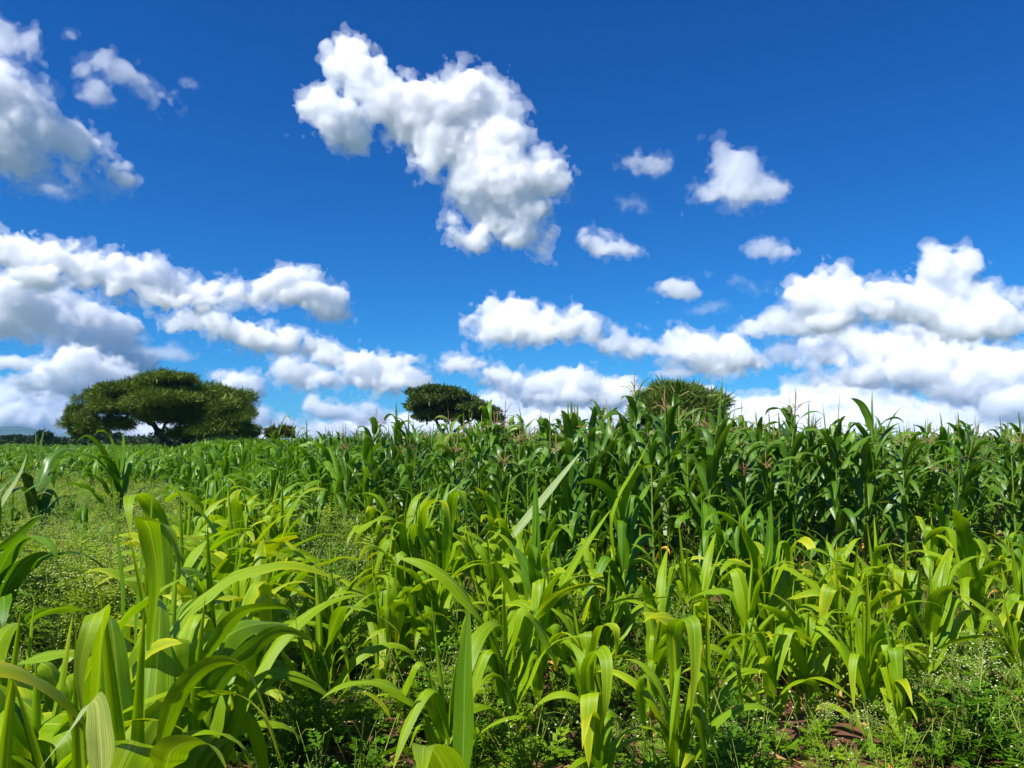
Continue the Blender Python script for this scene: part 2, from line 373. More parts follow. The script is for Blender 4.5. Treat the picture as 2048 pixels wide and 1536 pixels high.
M_DRY = leaf_mat('dry_maize_leaf', (0.60, 0.27, 0.06), (0.55, 0.38, 0.16), (0.65, 0.34, 0.02), (0.6, 0.45, 0.25), rough=0.65, trans=0.25, stripe=0.7, ycut=0.7)
M_STALK = plain_mat('maize_stalk', (0.16, 0.28, 0.012), (0.29, 0.39, 0.03), 6, 0.5, stretch=(1, 1, 0.2))
M_STALKD = plain_mat('tall_maize_stalk', (0.09, 0.17, 0.012), (0.17, 0.25, 0.025), 6, 0.5, stretch=(1, 1, 0.2))
M_TASSEL = plain_mat('maize_tassel', (0.30, 0.36, 0.07), (0.46, 0.43, 0.15), 20, 0.8, trans=0.2)
M_TASSELR = plain_mat('brown_maize_tassel', (0.30, 0.17, 0.07), (0.45, 0.29, 0.12), 20, 0.8, trans=0.2)
M_WEED = plain_mat('weed_leaf', (0.085, 0.190, 0.003), (0.23, 0.37, 0.008), 9, 0.55, trans=0.38, spec=.2, patch=1.3)
M_WEEDY = plain_mat('yellowish_weed_leaf', (0.20, 0.31, 0.008), (0.36, 0.45, 0.02), 5, 0.6, trans=0.38, spec=.2, patch=.55)
M_FLOWER = plain_mat('weed_flower', (0.46, 0.52, 0.18), (0.64, 0.67, 0.36), 30, 0.7, trans=0.25)
M_FLOWERY = plain_mat('yellowish_weed_flower', (0.46, 0.50, 0.06), (0.62, 0.64, 0.20), 30, 0.7, trans=0.25, patch=.55)
M_STEM = plain_mat('weed_stem', (0.14, 0.22, 0.02), (0.26, 0.32, 0.05), 6, 0.6)

# ---------------------------------------------------------------- maize geometry
def leaf_geo(rs, length, width, az, el0, droop, base, nl=16, nw=6, p=2.0, curl=0.0, twist=0.0, fold=0.35, wave=0.05, kink=None, tipcut=0.0, roll=0.0):
    s = np.linspace(0, 1, nl + 1)
    el = el0 - droop * s ** p
    if kink: el = el - kink[1] / (1 + np.exp(-(s - kink[0]) * 42))
    hd = az + curl * s ** 1.5 + 0.10 * np.sin(s * 5 + rs.uniform(0, 6))
    T = np.stack([np.cos(el) * np.cos(hd), np.cos(el) * np.sin(hd), np.sin(el)], 1)
    step = length / nl
    P = np.zeros((nl + 1, 3)); P[1:] = np.cumsum((T[1:] + T[:-1]) / 2 * step, 0); P += base
    S = np.stack([-np.sin(hd), np.cos(hd), np.zeros_like(hd)], 1)
    Nn = np.cross(T, S); Nn = -Nn
    tw = twist * s + 0.12 * np.sin(s * 7 + rs.uniform(0, 6))
    S2 = S * np.cos(tw)[:, None] + Nn * np.sin(tw)[:, None]
    N2 = np.cross(S2, T); N2 = -N2 if (N2[nl // 3] @ Nn[nl // 3]) < 0 else N2
    return ribbon(rs, P, S2, N2, s, width, nw, fold, wave, tipcut, length, roll)

def ribbon(rs, P, S, Nn, s, width, nw, fold, wave, tipcut, length, roll=0.0):
    nl = len(s) - 1
    prof = np.minimum(1, 0.42 + 0.58 * np.sin(np.clip(s / 0.28, 0, 1) * math.pi / 2)) * np.clip(1 - (s * (1 - tipcut)) ** 2.3, 0, 1) ** 0.85
    w = width * prof / 2
    x = np.linspace(-1, 1, nw + 1)
    fs = fold * (1 - 0.55 * s)
    ph = rs.uniform(0, 6, 2); fq = rs.uniform(2.0, 3.6, 2) * length / 0.75
    V = []
    for i, xx in enumerate(x):
        side = 0 if xx < 0 else 1
        wv = wave * np.sin(s * 6.28 * fq[side] + ph[side]) * abs(xx) ** 2 * prof * np.clip(s * 5, 0, 1)
        if roll > 0:
            a = xx * roll * (1 - 0.35 * s)
            ox = np.sin(a) / max(roll, 0.01) ; oz = (1 - np.cos(a)) / max(roll, 0.01)
        else:
            ca = 1 / np.sqrt(1 + fs ** 2); ox = xx * ca; oz = abs(xx) * fs * ca
        V.append(P + S * (ox * w)[:, None] + Nn * (oz * w + wv * width * 1.2)[:, None])
    V = np.stack(V, 1).reshape(-1, 3)
    k = nw + 1
    i, j = np.meshgrid(np.arange(nl), np.arange(nw), indexing='ij'); q = (i * k + j).ravel()
    F = np.stack([q, q + 1, q + k + 1, q + k], 1)
    uv = np.stack([np.tile((x + 1) / 2, nl + 1), np.repeat(s, k)], 1)
    return V, F, uv

def tube_geo(pts, rad, ns=6):
    pts = np.asarray(pts, float); n = len(pts)
    T = np.gradient(pts, axis=0); T /= np.linalg.norm(T, axis=1)[:, None] + 1e-9
    ref = np.array([0, 1, 0.0]) if abs(T[0, 1]) < 0.8 else np.array([1, 0, 0.0])
    A = np.cross(T, ref); A /= np.linalg.norm(A, axis=1)[:, None] + 1e-9
    Bv = np.cross(T, A)
    a = np.arange(ns) / ns * 2 * math.pi
    V = pts[:, None] + np.asarray(rad)[:, None, None] * (A[:, None] * np.cos(a)[None, :, None] + Bv[:, None] * np.sin(a)[None, :, None])
    V = V.reshape(-1, 3)
    i, j = np.meshgrid(np.arange(n - 1), np.arange(ns), indexing='ij')
    q0 = (i * ns + j).ravel(); q1 = (i * ns + (j + 1) % ns).ravel()
    F = np.stack([q0, q1, q1 + ns, q0 + ns], 1)
    uv = np.stack([np.tile(np.linspace(0.1, 0.4, ns), n), np.repeat(np.linspace(0, 1, n), ns)], 1)
    return V, F, uv

def join_geo(gs):
    V, F, U, n = [], [], [], 0
    for v, f, u in gs:
        V.append(v); F.append(f + n); U.append(u); n += len(v)
    return np.concatenate(V), np.concatenate(F), np.concatenate(U)

def tassel_geo(rs, top, h=0.32, nb=9, ns=3):
    gs = []
    def spike(b, d, ln, r, sag):
        t = np.linspace(0, 1, 6)
        P = b + d * (ln * t)[:, None]; P[:, 2] -= sag * ln * t ** 2
        k = r * (1 + 0.0 * t); k[0] *= 0.5; k[-1] *= 0.25
        gs.append(tube_geo(P, k, ns))
    spike(top, np.array([rs.uniform(-.08, .08), rs.uniform(-.08, .08), 1.0]), h, 0.0055, 0.05)
    for k in range(nb):
        a = rs.uniform(0, 6.28); z = rs.uniform(0.02, 0.11)
        e = rs.uniform(0.5, 1.25)
        spike(top + np.array([0, 0, z]), np.array([math.cos(a) * math.cos(e), math.sin(a) * math.cos(e), math.sin(e)]), h * rs.uniform(.5, .8), 0.004, rs.uniform(0.1, .75))
    return join_geo(gs)

def maize_parts(kind, seed, lod=0, H=None, spear=True, tassel=None, green=None, folds=True):
    """list of (part name, geometry, material, tone); plant stands at the origin"""
    rs = np.random.RandomState(seed)
    nl, nw = ((20, 6), (13, 4), (8, 2), (5, 2))[lod]
    ns = (8, 6, 4, 3)[lod]
    out = []
    az0 = rs.uniform(0, math.pi)
    if kind == 'young':
        Hs = 0.46 if H is None else H * 0.46; n = rs.randint(10, 14); tot = (H or 1.05)
        sc_ = tot / 1.1; mat, smat = M_YOUNG, M_STALK
    elif kind == 'mid':
        Hs = (H or 1.5) * 0.58; n = rs.randint(10, 13); tot = H or 1.5; sc_ = tot / 1.45; mat, smat = M_MID, M_STALK
    else:
        Hs = (H or 2.0) * 0.86; n = rs.randint(12, 15); tot = H or 2.0; sc_ = tot / 2.0; mat, smat = M_DARK, M_STALKD
    if kind == 'tall' and rs.rand() < .3: mat = M_MID
    if green: mat = green
    lean = rs.uniform(-.05, .05, 2) * Hs
    def stem_at(z):
        return np.array([lean[0] * (z / Hs) ** 2, lean[1] * (z / Hs) ** 2, z])
    r0 = {'young': 0.017, 'mid': 0.016, 'tall': 0.014}[kind] * sc_
    zz = np.linspace(-0.02, Hs, 10 if lod < 2 else 5)
    rad = r0 * (1.1 - 0.5 * zz / Hs)
    if lod < 2: rad = rad * (1 + 0.10 * (np.arange(len(zz)) % 2))
    out.append(('stalk', tube_geo([stem_at(z) for z in zz], rad, ns), smat, rs.uniform()))
    for k in range(n):
        f = k / (n - 1)
        side = az0 + (math.pi if k % 2 else 0) + rs.normal(0, 0.38)
        if kind == 'young':
            z = Hs * (0.12 + 0.86 * f ** 0.9)
            ln = sc_ * rs.uniform(.52, .76) * (0.62 + 0.5 * math.sin(min(1, f * 1.15 + .12) * math.pi * .62)); wd = sc_ * rs.uniform(.088, .128) * (0.66 + 0.40 * f)
            el = rs.uniform(0.9, 1.2) + 0.30 * f; dr = rs.uniform(1.5, 3.2) * (1 - 0.35 * f * rs.uniform(0, 1.3)); p = rs.uniform(1.6, 3.0)
        elif kind == 'mid':
            z = Hs * (0.10 + 0.88 * f)
            ln = sc_ * rs.uniform(.7, .95) * (0.7 + 0.35 * math.sin(f * math.pi * .8)); wd = sc_ * rs.uniform(.085, .12)
            el = rs.uniform(0.85, 1.2) + 0.28 * f; dr = rs.uniform(1.2, 2.9); p = rs.uniform(1.6, 2.8)
        else:
            z = Hs * (0.14 + 0.82 * f)
            ln = sc_ * rs.uniform(.62, .85) * (0.8 + 0.35 * math.sin(f * math.pi)) * (1 - 0.32 * f ** 3); wd = sc_ * rs.uniform(.085, .12)
            el = rs.uniform(0.9, 1.25) + 0.2 * f; dr = rs.uniform(.8, 2.8); p = rs.uniform(1.5, 2.8)
        kink = (rs.uniform(.38, .6), rs.uniform(.9, 1.8)) if rs.rand() < (0.2 if kind == 'young' else 0.25) else None
        if kink: dr *= 0.45
        elif folds and kind != 'tall' and f > .3 and rs.rand() < .42:      # blade standing up, then folded flat over itself
            kink = (rs.uniform(.40, .56), rs.uniform(2.3, 2.75)); el = rs.uniform(1.15, 1.42); dr = rs.uniform(.15, .45)
        m = mat
        if k < 2 and rs.rand() < 0.45: m = M_DRY; dr = 2.9; ln *= .6; wd *= .5
        elif kind == 'tall' and rs.rand() < 0.035: m = M_PALE
        g = leaf_geo(rs, ln, wd, side, el, dr, stem_at(z), nl, nw, p, curl=rs.normal(0, .35), twist=rs.normal(0, .45), fold=rs.uniform(.15, .55),
                     wave=rs.uniform(.03, .13), kink=kink, tipcut=0.25 if rs.rand() < 0.08 else 0)
        out.append(('leaf', g, m, rs.uniform()))
    tas = tassel if tassel is not None else (kind == 'tall' and rs.rand() < .36)
    if tas:
        out.append(('tassel', tassel_geo(rs, stem_at(Hs), 0.34 * sc_, 9 if lod < 2 else 5, 4 if lod < 2 else 3), M_TASSELR if rs.rand() < .2 else M_TASSEL, rs.uniform()))
        if lod < 3 and rs.rand() < 0.7:
            z = Hs * rs.uniform(.45, .55); a = az0 + 1.2
            b = stem_at(z); t = np.linspace(0, 1, 7); d = np.array([math.cos(a) * .35, math.sin(a) * .35, 1.0])
            out.append(('ear', tube_geo(b + d * (t * .22)[:, None], 0.024 * np.sin(np.clip(t * 1.1 + .25, 0, 1.25) * 2.3) + .004, ns), M_MID, rs.uniform()))
    elif spear:
        for q in range(2 if kind != 'tall' else rs.randint(0, 2)):
            g = leaf_geo(rs, sc_ * rs.uniform(.35, .68), sc_ * rs.uniform(.045, .065), rs.uniform(0, 6.28), 1.5 - 0.12 * q, rs.uniform(0.02, .25), stem_at(Hs * .93), nl, nw, 1.5,
                         fold=1.2, wave=0.01, roll=1.5)
            out.append(('leaf', g, mat, rs.uniform()))
    return out

def parts_objs(parts, root):
    for name, (V, F, U), m, tn in parts:
        me = mesh_np(name, V, F, U, [m], attr=np.full(len(V), tn))
        link(bpy.data.objects.new(name, me), root)

def empty(name, loc, rz=0, s=1.0):
    o = bpy.data.objects.new(name, None); link(o)
    o.location = loc; o.rotation_euler = (0, 0, rz); o.scale = (s, s, s); o.empty_display_size = .2
    return o

PARTS_OF = {}
def copy_thing(root, loc, rz, s):
    r = root.copy(); sc.collection.objects.link(r)
    for k in list(r.keys()): del r[k]
    r.location = loc; r.rotation_euler = (0, 0, rz); r.scale = (s, s, s)
    for ch in PARTS_OF[root.name]:
        c = ch.copy(); sc.collection.objects.link(c); c.parent = r
    return r

def ribbon_pts(rs, pts, width, ang=0.6, nl=26, nw=6, fold=0.3, wave=0.04, tipcut=0.0, base_w=None):
    """leaf along world points (local to root already); ang turns its face from up (0) towards the sideways (pi/2)"""
    P0 = np.array(pts, float); n = len(P0)
    t = np.concatenate([[0], np.cumsum(np.linalg.norm(np.diff(P0, axis=0), axis=1))]); length = t[-1]; t /= length
    s = np.linspace(0, 1, nl + 1)
    # Catmull-Rom through the points
    P = np.zeros((nl + 1, 3))
    for a, sv in enumerate(s):
        i = min(n - 2, max(0, int(np.searchsorted(t, sv, side='right') - 1)))
        f = (sv - t[i]) / (t[i + 1] - t[i] + 1e-9)
        p0 = P0[i - 1] if i > 0 else 2 * P0[0] - P0[1]; p3 = P0[i + 2] if i + 2 < n else 2 * P0[-1] - P0[-2]
        p1, p2 = P0[i], P0[i + 1]
        P[a] = 0.5 * (2 * p1 + (p2 - p0) * f + (2 * p0 - 5 * p1 + 4 * p2 - p3) * f * f + (3 * p1 - p0 - 3 * p2 + p3) * f ** 3)
    T = np.gradient(P, axis=0); T /= np.linalg.norm(T, axis=1)[:, None]
    h = P0[-1] - P0[0]; h = np.array([h[0], h[1], 0.0]); h /= np.linalg.norm(h) + 1e-6
    Sd = np.array([-h[1], h[0], 0.0])
    S = Sd - T * (T @ Sd)[:, None]; S /= np.linalg.norm(S, axis=1)[:, None]
    Nn = np.cross(S, T); Nn[Nn[:, 2].mean() < 0] *= 1
    if Nn[:, 2].mean() < 0: Nn = -Nn
    tw = (ang if np.isscalar(ang) else np.interp(s, np.linspace(0, 1, len(ang)), ang)) * np.ones_like(s)
    S2 = S * np.cos(tw)[:, None] + Nn * np.sin(tw)[:, None]
    N2 = Nn * np.cos(tw)[:, None] - S * np.sin(tw)[:, None]
    return ribbon(rs, P, S2, N2, s, width, nw, fold, wave, tipcut, length)

# ---------------------------------------------------------------- ground
def gz(x, y):
    return (0.035 * math.sin(x * 1.9 + 0.6 * math.sin(y * .9)) * math.sin(y * 2.3 + 1) if abs(x) < 40 and y < 60 else 0.0)
def axis_lines(lo, hi, fine_lo, fine_hi, step):
    a = list(np.arange(fine_lo, fine_hi, step))
    g, x = step, fine_hi
    while x < hi: a.append(x); g *= 1.25; x += g
    a.append(hi); g, x = step, fine_lo - step; b = []
    while x > lo: b.append(x); g *= 1.25; x -= g
    b.append(lo)
    return np.array(b[::-1] + a)
GX = axis_lines(-5400, 5400, -6, 8, 0.09); GY = axis_lines(-5400, 5400, 0.5, 12, 0.09)
rg = np.random.RandomState(3)
XX, YY = np.meshgrid(GX, GY, indexing='ij')
def hill(n, m, k, f):
    z = np.zeros((n, m))
    for j in range(k):
        a, b, c, d = rg.uniform(-1, 1, 4); z += np.sin(XX * a * f + YY * b * f + c * 6) * np.sin(XX * d * f - YY * c * f + b * 6)
    return z / k
near = ((XX > -7) & (XX < 9) & (YY < 13) & (YY > 0))
ZZ = (0.035 * np.sin(XX * 1.9 + 0.6 * np.sin(YY * .9)) * np.sin(YY * 2.3 + 1)) * ((np.abs(XX) < 40) & (YY < 60) & (YY > -5))
ZZ = ZZ + near * (0.05 * hill(*XX.shape, 6, 14) + 0.045 * np.abs(hill(*XX.shape, 6, 34)))
n_, m_ = XX.shape
ii, jj = np.meshgrid(np.arange(n_ - 1), np.arange(m_ - 1), indexing='ij'); q = (ii * m_ + jj).ravel()
M_SOIL, nt, N, L, out = node_mat('red_soil')
tc = N('ShaderNodeTexCoord'); na = N('ShaderNodeTexNoise'); na.inputs['Scale'].default_value = 14; na.inputs['Detail'].default_value = 8; L(tc.outputs['Object'], na.inputs[0])
nb = N('ShaderNodeTexNoise'); nb.inputs['Scale'].default_value = 1.3; nb.inputs['Detail'].default_value = 4; L(tc.outputs['Object'], nb.inputs[0])
c = mixc(nt, na.outputs[0], (0.04, 0.014, 0.007), (0.21, 0.075, 0.036))
c = mixc(nt, mathn(nt, 'MULTIPLY', nb.outputs[0], 0.5), c, (0.10, 0.055, 0.025))
sx = N('ShaderNodeSeparateXYZ'); L(tc.outputs['Object'], sx.inputs[0])
far = N('ShaderNodeMapRange'); far.inputs[1].default_value = 30; far.inputs[2].default_value = 60; L(sx.outputs[1], far.inputs[0])
nf = N('ShaderNodeTexNoise'); nf.inputs['Scale'].default_value = 0.05; nf.inputs['Detail'].default_value = 9; L(tc.outputs['Object'], nf.inputs[0])
c = mixc(nt, far.outputs[0], c, mixc(nt, nf.outputs[0], (0.02, 0.045, 0.008), (0.09, 0.10, 0.03)))
p = N('ShaderNodeBsdfPrincipled'); L(c, p.inputs['Base Color']); p.inputs['Roughness'].default_value = 0.95
b = N('ShaderNodeBump'); b.inputs['Strength'].default_value = 0.9; b.inputs['Distance'].default_value = 0.03; L(na.outputs[0], b.inputs['Height']); L(b.outputs[0], p.inputs['Normal'])
L(p.outputs[0], out.inputs['Surface'])
me = mesh_np('ground', np.stack([XX, YY, ZZ], -1).reshape(-1, 3), np.stack([q, q + m_, q + m_ + 1, q + 1], 1), mats=[M_SOIL])
tag(link(bpy.data.objects.new('ground', me)), kind='structure')

# hills on the left horizon
def ridge(name, px0, px1, Y, prof, depth):
    """prof: list of (px, height in pixels above the horizon)"""
    xs = np.linspace(px0, px1, 90); hp = np.interp(xs, [a for a, _ in prof], [h for _, h in prof])
    rr = np.random.RandomState(int(Y))
    hp = hp * (1 + 0.05 * np.convolve(rr.normal(0, 1, 90), np.ones(5) / 5, 'same'))
    ws = np.linspace(-1, 1, 25)
    X = np.repeat(((xs - 1024) / FPX * Y)[:, None], 25, 1); Yc = Y + ws[None] * depth * np.ones((90, 1))
    Z = (hp / FPX * Y)[:, None] * np.cos(ws * math.pi / 2)[None] ** 0.8 * (1 + 0.12 * np.sin(X / 60 + 2 * ws[None]) * (1 - np.abs(ws[None]))) - 1.0
    i, j = np.meshgrid(np.arange(89), np.arange(24), indexing='ij'); q = (i * 25 + j).ravel()
    me = mesh_np(name, np.stack([X, Yc, Z], -1).reshape(-1, 3), np.stack([q, q + 25, q + 26, q + 1], 1), mats=[plain_mat('hill_bush', (0.03, 0.06, 0.025), (0.08, 0.11, 0.05), 0.02, 0.9, detail=8)])
    return tag(link(bpy.data.objects.new(name, me)), kind='structure')
ridge('hills', -420, 170, 4600, [(-420, 5), (-200, 16), (-60, 20), (-10, 26), (15, 29), (35, 25), (60, 16), (90, 10), (130, 7), (170, 1)], 500)
ridge('hills', 60, 620, 5000, [(60, 0), (100, 9), (180, 11), (260, 9), (400, 8), (620, 1)], 300)

# ---------------------------------------------------------------- trees
def spray(rs, n, lobes, size, ratio, up=0.35, out_=1.0, fill=0.45, aniso=1.0, thick=0.0):
    """n narrow leaf sprays in ellipsoid lobes (cx,cy,cz,rx,ry,rz): they sit mostly in the outer shell and point outwards and up"""
    vol = np.array([l[3] * l[5] + l[4] * l[5] + l[3] * l[4] for l in lobes]); idx = rs.choice(len(lobes), n, p=vol / vol.sum())
    Lb = np.array(lobes)[idx]
    d = rs.normal(size=(n, 3)); d /= np.linalg.norm(d, axis=1)[:, None]
    r = 1 - fill * rs.power(1.2, n) * rs.rand(n)
    # clumps: pull towards random clump centres on each lobe
    P = Lb[:, :3] + d * r[:, None] * Lb[:, 3:]
    low = d[:, 2] < -0.15
    P[low, 2] += (rs.rand(low.sum()) * 0.5) * -d[low, 2] * Lb[low, 5]
    dirv = d * out_ + rs.normal(size=(n, 3)) * 0.55; dirv[:, 2] += up
    dirv /= np.linalg.norm(dirv, axis=1)[:, None]
    s = size * rs.uniform(.5, 1.4, n)
    ex = rs.rand(n) < .10; P[ex] = Lb[ex, :3] + d[ex] * (r[ex] * 1.0 + .10)[:, None] * Lb[ex, 3:]; s[ex] *= 1.7
    sd = np.cross(dirv, rs.normal(size=(n, 3))); sd /= np.linalg.norm(sd, axis=1)[:, None]
    a = dirv * s[:, None]; b = sd * (s * ratio)[:, None] * .5
    V = np.stack([P - a * .4, P - b + a * .1, P + a * .6, P + b + a * .1], 1).reshape(-1, 3)
    return V, np.arange(n * 4).reshape(-1, 4), rs.rand(n).repeat(4)

def clumpy(rs, lobes, k, f):
    """break each lobe into k sub-clumps near its surface"""
    out = []
    for l in lobes:
        for _ in range(k):
            d = rs.normal(size=3); d /= np.linalg.norm(d); d[2] = abs(d[2]) * rs.uniform(-.35, 1)
            r = rs.uniform(.45, .9); s = f * rs.uniform(.6, 1.25)
            out.append((l[0] + d[0] * r * l[3], l[1] + d[1] * r * l[4], l[2] + d[2] * r * l[5], l[3] * s, l[4] * s, l[5] * s))
    return out

def limb(rs, a, b, r0, r1, bend=0.12, n=9, ns=7):
    t = np.linspace(0, 1, n); a = np.array(a, float); b = np.array(b, float)
    ln = np.linalg.norm(b - a); off = rs.normal(size=3) * bend * ln
    P = a + (b - a) * t[:, None] + off * np.sin(t * math.pi)[:, None] + rs.normal(size=(n, 3)) * r1 * .5
    P[0] = a; P[-1] = b
    return tube_geo(P, r0 + (r1 - r0) * t, ns)

def tree(name, label, cat, px, Y, lobes_px, n, size, ratio, mat, bark, trunk, sub=9, subf=.42, up=.35, fill=.5, depthf=.8, group=None, seed=1, out_=1.0):
    """lobes_px: (px, py, rx, ry[, depth offset in rx]); trunk: list of limb polylines [(px,py,dY)...,r0,r1]"""
    rs = np.random.RandomState(seed)
    root = empty(name, ((px - 1024) / FPX * Y, Y, 0)); O = np.array(root.location)
    k = Y / FPX; lobes = []
    for l in lobes_px:
        c = np.array(at(l[0], l[1], Y)) - O; dy = (l[4] if len(l) > 4 else rs.uniform(-.5, .5)) * l[2] * k
        lobes.append((c[0], c[1] + dy, c[2], l[2] * k, l[2] * k * depthf, l[3] * k))
    cl = clumpy(rs, lobes, sub, subf)
    V, F, tn = spray(rs, n, cl, size, ratio, up, out_, fill)
    U = np.zeros((len(V), 2))
    me = mesh_np('crown', V, F, U, [mat], smooth=False, attr=tn)
    link(bpy.data.objects.new('crown', me), root)
    gs = []
    for line in trunk:
        pts = [np.array(at(a[0], a[1], Y)) - O + np.array([0, a[2] * k, 0]) for a in line[:-2]]
        r0, r1 = line[-2] * k, line[-1] * k
        m_ = len(pts) - 1
        for i in range(m_):
            gs.append(limb(rs, pts[i], pts[i + 1], r0 + (r1 - r0) * i / m_, r0 + (r1 - r0) * (i + 1) / m_, .05))
    base_limbs = list(gs)
    for l in (cl + cl[::2]):                                # twigs carrying the clumps
        ends = [g[0][-1] for g in base_limbs] + [g[0][len(g[0]) // 2] for g in base_limbs]
        end = min(ends, key=lambda e: np.linalg.norm(e - np.array(l[:3])))
        gs.append(limb(rs, end, np.array(l[:3]) - [0, 0, l[5] * .4], 0.9 * k, 0.25 * k, .06, 6, 4))
    g = join_geo(gs)
    me = mesh_np('trunk', g[0], g[1], g[2], [bark]); link(bpy.data.objects.new('trunk', me), root)
    tag(root, label, cat, group)
    return root

M_BARK = plain_mat('acacia_bark', (0.035, 0.024, 0.016), (0.09, 0.065, 0.045), 5, 0.9, bump=.4, stretch=(1, 1, .3))
M_ACA = plain_mat('acacia_leaf', (0.070, 0.128, 0.004), (0.150, 0.212, 0.008), 1.2, 0.6, trans=.10)
M_ACB = plain_mat('dark_acacia_leaf', (0.04, 0.075, 0.006), (0.085, 0.13, 0.010), 1.2, 0.6, trans=.15)
M_ACC = plain_mat('thorn_tree_leaf', (0.065, 0.12, 0.010), (0.135, 0.20, 0.02), 1.5, 0.6, trans=.08)
M_BUSH = plain_mat('far_bush_leaf', (0.022, 0.045, 0.012), (0.05, 0.085, 0.02), 0.8, 0.7, trans=.12)

tree('acacia_tree', 'wide flat topped olive green acacia on a dark leaning forked trunk at the left', 'tree', 345, 72,
     [(325, 764, 62, 17), (255, 778, 66, 20), (400, 784, 62, 22), (190, 797, 46, 22), (450, 797, 46, 26), (482, 832, 34, 36), (165, 822, 40, 26), (146, 848, 24, 26),
      (268, 812, 62, 28), (335, 825, 64, 36), (400, 835, 68, 36), (440, 862, 62, 26), (232, 852, 26, 18), (368, 866, 48, 22), (185, 858, 34, 20), (300, 790, 70, 26), (360, 800, 80, 30), (500, 862, 22, 22), (468, 842, 44, 26), (440, 862, 52, 15), (495, 868, 22, 16), (225, 815, 50, 26), (150, 868, 22, 18), (380, 812, 90, 34), (440, 820, 50, 30), (330, 756, 60, 14), (232, 846, 30, 20), (176, 850, 36, 30), (148, 832, 22, 24), (300, 830, 50, 30)],
     220000, 0.50, 0.085, M_ACA, M_BARK,
     [[(346, 915, 0), (338, 893, 0), (322, 872, 0), (306, 850, 0), (290, 825, 0), 8, 4], [(346, 905, 0), (362, 885, 5), (384, 862, 8), (405, 835, 10), 8, 4], [(306, 850, 0), (260, 828, -10), (200, 812, -20), 3.5, 1.5],
      [(384, 862, 8), (440, 840, 0), (470, 815, 10), 3.5, 1.5], [(322, 872, 0), (330, 840, 10), (340, 800, 20), 3.5, 1.5]], sub=13, subf=.46, up=.30, fill=.7, seed=4, out_=1.2)
tree('acacia_tree', 'dark rounded acacia with lower second crown, rising behind the maize in the middle', 'tree', 885, 85,
     [(872, 802, 54, 26), (838, 818, 36, 22), (905, 812, 46, 24), (955, 824, 40, 18), (985, 838, 28, 14), (882, 834, 52, 18), (930, 828, 50, 20), (915, 808, 56, 22), (955, 818, 44, 20), (870, 786, 46, 16), (888, 782, 34, 12)],
     52000, 0.42, 0.22, M_ACB, M_BARK,
     [[(905, 905, 0), (895, 875, 0), (878, 850, 0), (868, 825, 0), 5, 2.5], [(895, 875, 0), (925, 850, 0), (955, 832, 4), 3.5, 1.8]], sub=12, subf=.45, up=.25, fill=.7, seed=9)
tree('thorn_tree', 'dome shaped spiky thorn tree behind the tallest maize right of the middle', 'tree', 1352, 50,
     [(1352, 820, 92, 44), (1330, 802, 60, 34), (1390, 812, 54, 40), (1300, 826, 42, 30), (1350, 784, 56, 18), (1420, 838, 36, 28), (1278, 845, 30, 22), (1365, 850, 70, 26)],
     30000, 0.55, 0.085, M_ACC, M_BARK,
     [[(1352, 905, 0), (1350, 870, 0), (1345, 835, 0), 7, 3], [(1350, 870, 0), (1385, 840, 0), (1405, 815, 4), 4, 2], [(1350, 870, 0), (1320, 840, 0), (1300, 820, 4), 4, 2]], sub=9, subf=.46, up=.35, fill=.8, seed=12, out_=1.6)
tree('bush', 'small round brownish bush left of the middle, just behind the maize tops', 'bush', 558, 38,
     [(558, 864, 24, 18), (545, 868, 16, 16), (573, 866, 14, 16)], 7000, 0.20, .25, plain_mat('brown_bush_leaf', (0.05, 0.08, 0.010), (0.17, 0.15, 0.03), 3, .7, trans=.15), M_BARK, [[(558, 905, 0), (558, 875, 0), 3, 1.5]], seed=3)
tree('bush', 'low dark green bush peeping over the maize on the right', 'bush', 1690, 42,
     [(1690, 884, 30, 14), (1712, 886, 18, 12), (1668, 886, 16, 10)], 5000, 0.16, .4, M_ACB, M_BARK, [[(1690, 920, 0), (1690, 890, 0), 3, 1.5]], seed=5)
far_trees = [(-40, 878, 30, 9, 210), (50, 882, 30, 6, 160), (340, 882, 40, 7, 170), (250, 884, 30, 5, 130), (170, 884, 26, 5, 150), (-10, 884, 24, 5, 140), (100, 885, 28, 5, 120), (420, 885, 30, 5, 120), (10, 877, 24, 8, 230), (32, 876, 18, 9, 200), (70, 878, 22, 7, 260), (88, 871, 15, 10, 170), (112, 880, 24, 6, 240), (150, 881, 26, 6, 260), (188, 872, 20, 14, 150), (205, 870, 12, 12, 160),
             (226, 875, 14, 12, 140), (262, 880, 24, 9, 180), (300, 878, 28, 12, 150), (400, 878, 30, 12, 160), (450, 880, 30, 9, 190), (498, 881, 24, 7, 210)]
far_trees.sort()
ORD = 'first second third fourth fifth sixth seventh eighth ninth tenth eleventh twelfth thirteenth fourteenth fifteenth sixteenth seventeenth eighteenth nineteenth twentieth'.split() + ['last but two', 'last but one', 'last']
for i, (a, b_, rx, ry, Y) in enumerate(far_trees):
    tree('far_tree', ['low dark far bush, %s from the left beyond the left field', 'small dark far tree, %s from the left beyond the left field'][ry >= 10] % ORD[i], 'tree', a, Y,
         [(a, b_, rx, ry), (a + rx * .5, b_ + 2, rx * .6, ry * .8), (a - rx * .5, b_ + 3, rx * .5, ry * .7), (a, b_ + ry * .5, rx * .9, ry * .8)], 1800, Y * .0035, .5, M_BUSH, M_BARK, [[(a, 880 + 2695 / Y, 0), (a, b_, 0), 1.2, .6]], sub=5, subf=.55,
         group='dark trees and bushes along the far edge of the field', seed=40 + i)
print('trees', round(time.time() - T0, 1), 's')

